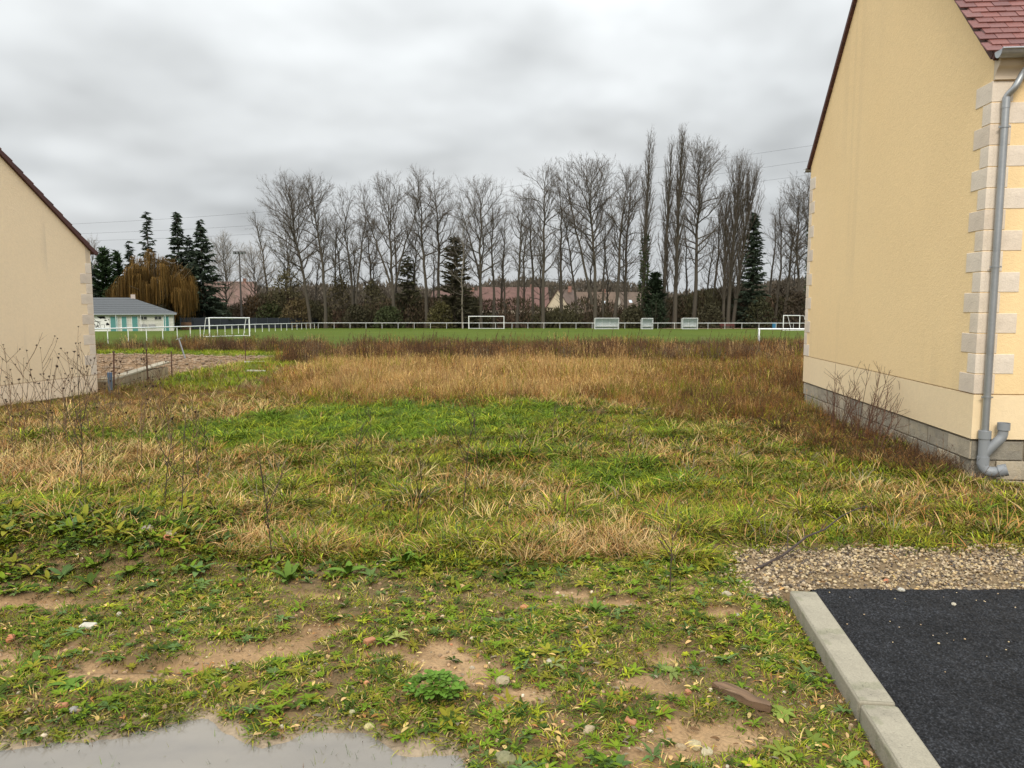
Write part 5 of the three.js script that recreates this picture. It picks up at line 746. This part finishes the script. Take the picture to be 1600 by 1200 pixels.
// ---- single plants one can point at
function deadWeed(x, d, H, seed, label, group, heads, lean = 0.2, col = [0.13, 0.085, 0.055]) {
  const r = rng(seed), T = thing('dead_weed', label, 'weed', [x, gy(x, d) - 0.02, -d], 0, group), sb = new MB(), hb = new MB(); const a = r() * 6.3, main = limb([0, 0, 0], norm([lean * (r() - 0.4), 1, lean * (r() - 0.5)]), H, heads ? 0.0042 : 0.0038, 0.0016, 7, 0.14, 0.01, r); sb.tube(main, 5, col);
  const tips = [main[main.length - 1]]; const nb = 3 + Math.floor(4 * r()); for (let k = 0; k < nb; k++) { const A = along(main, 0.3 + 0.6 * r()), p = limb(A.p, around(A.d, 0.55 + 0.3 * r(), r() * 6.3), H * (0.18 + 0.25 * r()), 0.003, 0.0016, 4, 0.2, 0.09, r); sb.tube(p, 4, vary(col, r)); tips.push(p[p.length - 1]); for (let q = 0; q < 2; q++) { const B = along(p, 0.4 + 0.5 * r()); sb.sliver(B.p, around(B.d, 0.6, r() * 6.3), 0.08 + 0.08 * r(), 0.003, col, r); } }
  mesh('stem', sb.geo(), dryMat, T);
  if (heads) for (const t of tips) { if (r() > heads) continue; const R = 0.009 + 0.011 * r(); for (let k = 0; k < 22; k++) hb.sliver([t[0], t[1], t[2]], norm([(r() - 0.5) * 1.4, 0.2 + r(), (r() - 0.5) * 1.4]), R * (0.9 + 0.6 * r()), R * 0.7, vary([0.07, 0.045, 0.035], r), r); } if (hb.p.length) mesh('seed_head', hb.geo(), dryMat, T);
}
{
  const r = rng(263), gl = 'dead wild carrot stems before the beige wall';
  for (let k = 0; k < 44; k++) { const d = lerp(7.4, 12.8, r()), x = -(0.665 * d) + Math.pow(r(), 1.5) * (1.2 + 0.1 * d); if (!clearOf(x, d)) continue; deadWeed(x, d, 0.55 + 0.75 * r(), 700 + k, 'dead brown wild carrot stem before the beige house wall', gl, 0.85, 0.35, [0.15, 0.1, 0.065]); }
  const gm = 'thin dark stalks in the middle grass';
  [[150, 790, 1.25], [330, 760, 0.8], [345, 740, 0.6], [437, 880, 0.75], [565, 770, 0.8], [590, 720, 0.6], [655, 830, 0.55], [725, 800, 0.85], [748, 740, 0.7], [860, 690, 0.5], [905, 735, 0.5], [965, 760, 0.55], [1040, 930, 0.35], [300, 850, 0.6], [275, 820, 0.55]].forEach(([u, v, h], i) => { const dd = (() => { let d = 6; for (let k = 0; k < 40; k++) d = (1.5 - slope(d)) * 1200 / ((v - 475) * 1.0) * (1 - 0.0104 * 0) * (1 - (v - 475) * 0.00004); return d; })(); const x = (u - 800) / 1200 * dd * 1.06; deadWeed(x, dd, h, 820 + i, 'thin dark leafless stalk standing in the rough grass', gm, 0, 0.22, [0.075, 0.055, 0.045]); });
  for (let k = 0; k < 60; k++) { const d = lerp(30, 42, r()), x = lerp(-8, 15, r()); const T = thing('tall_weed', 'tall dead weed silhouetted against the playing field', 'weed', [x, gy(x, d) - 0.03, -d], r() * 6, 'tall dead weeds against the field'); const q = rng(900 + k), b = new MB(), H = 0.75 + 0.55 * q(), m = limb([0, 0, 0], norm([0.25 + 0.2 * (q() - 0.5), 1, 0]), H, 0.009, 0.004, 5, 0.12, 0, q); b.tube(m, 4, C.dead); for (let s = 0; s < 16; s++) { const A = along(m, 0.35 + 0.63 * q()); b.sliver(A.p, around(A.d, 0.5, q() * 6.3), 0.08 + 0.16 * q(), 0.012, vary(C.dead, q), q); } T.rotation.y = 0.4 * (r() - 0.5); mesh('stem', b.geo(), dryMat, T); }
}
function bareShrub(x, d, H, n, spread, seed, label) {
  const r = rng(seed), T = thing('bare_shrub', label, 'shrub', [x, gy(x, d) - 0.03, -d], 0, 'bare shrubs against the yellow house'), b = new MB(); const stems = [];
  for (let k = 0; k < n; k++) { const a = r() * 6.3, s = spread * (0.3 + r()); const p = limb([Math.cos(a) * 0.1 * r(), 0, Math.sin(a) * 0.08 * r()], norm([Math.cos(a) * s + 0.1, 1, Math.sin(a) * s * 0.7 + 0.15]), H * (0.5 + 0.55 * r()), 0.006, 0.0018, 7, 0.09, 0.02, r); stems.push(p); const st = new MB(); st.tube(p, 5, vary([0.15, 0.085, 0.06], r, 0.4)); const q = 4 + Math.floor(5 * r()); for (let j = 0; j < q; j++) { const A = along(p, 0.3 + 0.65 * r()), w = limb(A.p, around(A.d, 0.55 + 0.25 * r(), r() * 6.3), H * (0.1 + 0.16 * r()), 0.003, 0.0014, 3, 0.2, 0.06, r); st.tube(w, 3, vary([0.14, 0.08, 0.055], r)); for (let e = 0; e < 3; e++) { const B = along(w, 0.3 + 0.6 * r()); st.sliver(B.p, around(B.d, 0.6, r() * 6.3), 0.04 + 0.05 * r(), 0.0025, [0.13, 0.075, 0.05], r); } } mesh('stem', st.geo(), dryMat, T); }
}
bareShrub(4.42, 9.6, 1.05, 14, 0.34, 41, 'bare reddish shrub rising highest against the yellow plinth'); bareShrub(4.55, 10.6, 0.95, 12, 0.3, 42, 'bare shrub behind, nearer the far house corner'); bareShrub(4.32, 9.0, 0.95, 7, 0.55, 43, 'bare shrub with one long stem leaning toward the downpipe');
{ // fallen branch by the gravel
  const T = thing('fallen_branch', 'dark fallen branch propped over the gravel edge', 'branch', [1.42, gy(1.42, 4.36) + 0.01, -4.36]), b = new MB(), t = new MB(), r = rng(47); const pts = [[0, 0.0, 0, 0.008], [0.2, 0.055, -0.1, 0.0075], [0.4, 0.12, -0.26, 0.0065], [0.55, 0.135, -0.36, 0.0055], [0.75, 0.16, -0.58, 0.0042], [0.95, 0.15, -0.8, 0.003], [1.12, 0.12, -0.98, 0.0015]]; b.tube(pts, 7, [0.055, 0.04, 0.035]);
  for (const [f, l, a] of [[0.08, 0.16, 0.9], [0.2, 0.22, 2.2], [0.32, 0.18, 4], [0.45, 0.1, 1.4], [0.62, 0.14, 3.2], [0.8, 0.12, 0.4], [0.12, 0.24, 5]]) { const A = along(pts, f); t.tube(limb(A.p, norm((q => [q[0], Math.abs(q[1]), q[2]])(around(A.d, 0.9, a))), l, 0.004, 0.0015, 4, 0.2, 0, r), 4, [0.06, 0.042, 0.035]); } mesh('limb', b.geo(), barkMat, T); mesh('twigs', t.geo(), barkMat, T);
}
// places on the flat verge measured from the photograph, turned into metres: x, d
const spot = (u, v) => { const a = (600 - v) / 1200, c = 0.99462, s = 0.10361, t = -(a * c - s) / (c + a * s), d = 1.5 / t; return [(u - 800) / 1200 * (d * c + 1.5 * s), d]; };
{ // rosettes, clover clump
  const P = [[620, 1000, 0.085, 0.02, 11, 'pale star shaped rosette in the middle of the verge', [0.3, 0.33, 0.14]], [1220, 1176, 0.085, 0.026, 9, 'star shaped rosette near the kerb bottom', [0.2, 0.25, 0.06]], [1222, 1112, 0.1, 0.032, 10, 'broad leaved plantain beside the wood scrap', [0.19, 0.25, 0.07]], [930, 962, 0.1, 0.03, 12, 'upright leafy weed above the verge middle', [0.12, 0.2, 0.05]], [1270, 1150, 0.1, 0.028, 8, 'flat plantain right of the star rosette', [0.15, 0.2, 0.05]], [1325, 1170, 0.08, 0.03, 9, 'small leafy weed against the kerb', [0.19, 0.27, 0.08]], [55, 1035, 0.1, 0.03, 12, 'dense green rosette at the left of the verge', [0.12, 0.2, 0.05]], [110, 1075, 0.1, 0.032, 14, 'broad green weed near the left puddle rim', [0.13, 0.23, 0.05]], [175, 1030, 0.09, 0.026, 12, 'dark rosette beside the mud hollow', [0.1, 0.16, 0.05]], [1050, 1045, 0.09, 0.024, 9, 'spiky rosette left of the wood scrap', [0.2, 0.25, 0.1]], [865, 1045, 0.08, 0.022, 9, 'greyish rosette below the verge middle', [0.2, 0.24, 0.12]], [430, 1030, 0.07, 0.028, 10, 'bright rosette right of the mud hollow', [0.15, 0.27, 0.06]], [630, 880, 0.17, 0.05, 11, 'tall dock plant at the edge of the long grass', [0.12, 0.22, 0.045]], [545, 895, 0.16, 0.045, 10, 'leafy dock plant left of the tallest one', [0.12, 0.21, 0.045]], [450, 905, 0.15, 0.045, 9, 'leafy dock plant farther left along the grass edge', [0.12, 0.2, 0.05]]];
  P.forEach(([u, v, L, W, n, label, c], i) => { const [x, d] = spot(u, v); const T = thing('rosette_plant', label, 'plant', [x, gy(x, d) + 0.003, -d], i, 'rosette plants on the verge'); const M = new THREE.MeshPhysicalMaterial({ specularIntensity: 0.2, vertexColors: true, color: lin(c[0] * 0.8, c[1] * 0.8, c[2] * 0.5), roughness: 0.7, side: THREE.DoubleSide }); const r = rng(1000 + i), inner = new MB(); for (let k = 0; k < n; k++) { const b = new MB(), t = 0.85 + 0.3 * r(); leafShape(b, k * 2.4 + 0.9 * (r() - 0.5), L * 0.8 * (0.5 + 0.6 * r()), W * 0.8 * (0.8 + 0.4 * r()), (v < 980 ? 0.95 : 0.4) * (0.4 + 1.0 * r()), 0.9, [t, t, t]); mesh('leaf', b.geo(), M, T); } });
  const [x, d] = spot(680, 1098), T = thing('clover_clump', 'rounded dark green leafy clump beside the puddle', 'plant', [x, gy(x, d), -d]), r = rng(17), M = new THREE.MeshPhysicalMaterial({ specularIntensity: 0.25, vertexColors: true, color: lin(0.085, 0.165, 0.018), roughness: 0.6, side: THREE.DoubleSide }); const st = new MB(), tips = []; for (let k = 0; k < 75; k++) { const a = r() * 6.3, e = Math.sqrt(r()), p = [Math.cos(a) * e * 0.1, 0.03 + 0.05 * (1 - e * e) + 0.015 * r(), Math.sin(a) * e * 0.075]; st.sliver([p[0] * 0.4, 0, p[2] * 0.4], norm([p[0] * 0.6, p[1], p[2] * 0.6]), Math.hypot(p[0] * 0.6, p[1], p[2] * 0.6), 0.003, [0.8, 0.9, 0.8], r); const b = new MB(), sh = 0.8 + 0.4 * r(); for (let q = 0; q < 3; q++) leafShape(b, q * 2.09 + a, 0.024, 0.021, 0.25, 0.5, [sh, sh, sh], 0.15); const m = mesh('leaf', b.geo(), M, T); m.position.set(...p); m.rotation.set(0.5 * (r() - 0.5), 0, 0.5 * (r() - 0.5)); } mesh('stems', st.geo(), M, T);
}
{ // stones, brick bits and the wood scrap
  const S = [[1085, 1157, 0.03, [0.62, 0.53, 0.33], 'pale yellow pebble, left of the pair above the kerb foot'], [1106, 1168, 0.028, [0.62, 0.55, 0.38], 'pale yellow pebble, right of the pair above the kerb foot'], [1063, 1171, 0.024, [0.5, 0.38, 0.24], 'tan pebble just left of the yellow pair'], [920, 1145, 0.03, [0.55, 0.45, 0.3], 'tan stone in the grass right of the clover'], [787, 1068, 0.035, [0.5, 0.42, 0.28], 'sandy stone right of the clover clump'], [790, 1192, 0.045, [0.3, 0.29, 0.16], 'mossy stone at the bottom edge'], [858, 1042, 0.02, [0.65, 0.58, 0.48], 'small white stone below the verge middle'], [1135, 933, 0.03, [0.62, 0.55, 0.42], 'pale stone near the kerb end'], [1155, 962, 0.018, [0.6, 0.56, 0.52], 'small white chip near the kerb end'], [115, 1116, 0.022, [0.45, 0.43, 0.42], 'grey flint beside the brick bit by the puddle'], [577, 1133, 0.022, [0.68, 0.6, 0.3], 'yellow stone at the puddle rim'], [550, 1116, 0.02, [0.62, 0.58, 0.36], 'pale leaflike stone above the puddle rim'], [1408, 921, 0.022, [0.65, 0.62, 0.56], 'white pebble on the asphalt far edge'], [1490, 942, 0.016, [0.65, 0.6, 0.5], 'white pebble on the asphalt'], [187, 962, 0.02, [0.62, 0.56, 0.46], 'small pale stone left of the mud rut'], [268, 868, 0.05, [0.55, 0.45, 0.28], 'tan rubble lump in the left weeds'], [232, 862, 0.04, [0.42, 0.38, 0.3], 'grey rubble lump in the left weeds'], [72, 805, 0.045, [0.42, 0.39, 0.36], 'grey stone among the left weeds'], [645, 975, 0.02, [0.5, 0.36, 0.22], 'small tan stone above the pale rosette']];
  S.forEach(([u, v, s, c, label], i) => { const [x, d] = spot(u, v); const on = onAsphalt(x, d), m = mesh('stone', stoneGeo[i % 4], mat([c[0] * 0.8, c[1] * 0.78, c[2] * 0.74], 0.9, { map: concTex })); m.position.set(x, (on ? -0.012 : gy(x, d)) + s * (on ? 0.3 : 0.12), -d); m.scale.setScalar(s * 0.85); m.rotation.y = i * 1.3; tag(m, label, 'stone', 'stones on the verge'); });
  const B = [[97, 1113, 0.035, 'orange brick fragment beside the puddle'], [17, 1000, 0.04, 'orange brick fragment at the left edge'], [578, 1005, 0.045, 'orange brick fragment in the middle of the verge'], [820, 950, 0.04, 'orange brick fragment below the long grass'], [1355, 1173, 0.026, 'small orange brick bit against the kerb'], [265, 872, 0.05, 'orange tile fragment in the left rubble'], [1075, 1082, 0.024, 'small orange brick bit left of the wood scrap'], [1385, 893, 0.026, 'red brick chip on the gravel'], [985, 1135, 0.035, 'pink brick fragment right of the mossy stone'], [210, 968, 0.03, 'pinkish brick fragment near the white block']];
  B.forEach(([u, v, s, label], i) => { const [x, d] = spot(u, v), g = new RoundedBoxGeometry(2, 1.1, 1.4, 1, 0.28), p = g.attributes.position; for (let k = 0; k < p.count; k++) { const n = 0.8 + 0.45 * vn(p.getX(k) * 1.7 + i * 5 + 30, p.getY(k) * 1.7 + p.getZ(k) * 2 + 9); p.setXYZ(k, p.getX(k) * n, p.getY(k) * n, p.getZ(k) * n); } g.computeVertexNormals(); const m = mesh('brick_fragment', g, mat([0.46 + 0.08 * (i % 2), 0.2, 0.1], 0.9, { map: concTex })); m.position.set(x, gy(x, d) + s * 0.2, -d); m.scale.setScalar(s * 0.55); m.rotation.set(0.2, i * 1.9, 0.15); tag(m, label, 'brick', 'brick fragments on the verge'); });
  { const [x, d] = spot(138, 982); const m = mesh('white_block', metreUV(rbox(0.07, 0.03, 0.042, 0.006)), mat([0.66, 0.62, 0.52], 0.9, { map: concTex })); m.position.set(x, gy(x, d) + 0.008, -d); m.rotation.set(0.1, -0.15, 0.06); tag(m, 'small white block fragment on the left verge', 'block'); }
  { const [x, d] = spot(1160, 1092); const T = thing('wood_scrap', 'split brown piece of wood lying near the kerb', 'wood', [x, gy(x, d) + 0.004, -d], -0.72), g = new THREE.BoxGeometry(0.25, 0.026, 0.062, 18, 3, 5), p = g.attributes.position, cc = new Float32Array(p.count * 3);
    for (let k = 0; k < p.count; k++) { const X = p.getX(k), Y = p.getY(k), Z = p.getZ(k), e = Math.abs(X) / 0.125, taper = 1 - 0.55 * Math.pow(e, 3) * (0.4 + vn(Z * 60 + 9, X > 0 ? 3 : 8)); const gr = vn(X * 14 + 4, Z * 190 + Y * 120 + 50); p.setXYZ(k, X * (0.86 + 0.24 * vn(Z * 70 + 20, X > 0 ? 1 : 5)), Y * (0.55 + 0.9 * vn(X * 22 + 30, Z * 50 + 7)) + 0.012 + 0.004 * gr, Z * taper * (0.75 + 0.4 * vn(X * 18 + 11, Z > 0 ? 2 : 6)) + 0.012 * Math.sin(X * 9)); const v = 0.55 + 0.8 * gr; cc[3 * k] = 0.15 * v; cc[3 * k + 1] = 0.09 * v; cc[3 * k + 2] = 0.05 * v; }
    g.setAttribute('color', new THREE.BufferAttribute(cc, 3)); g.computeVertexNormals(); mesh('piece', g, barkMat, T); const e = new MB(); e.tube([[-0.09, 0.022, 0.012, 0.002], [-0.03, 0.027, 0.014, 0.004], [0.03, 0.026, 0.012, 0.003], [0.09, 0.022, 0.012, 0.0015]], 5, [0.22, 0.145, 0.085]); mesh('split_edge', e.geo(), barkMat, T); }
}
renderer.render(scene, camera);
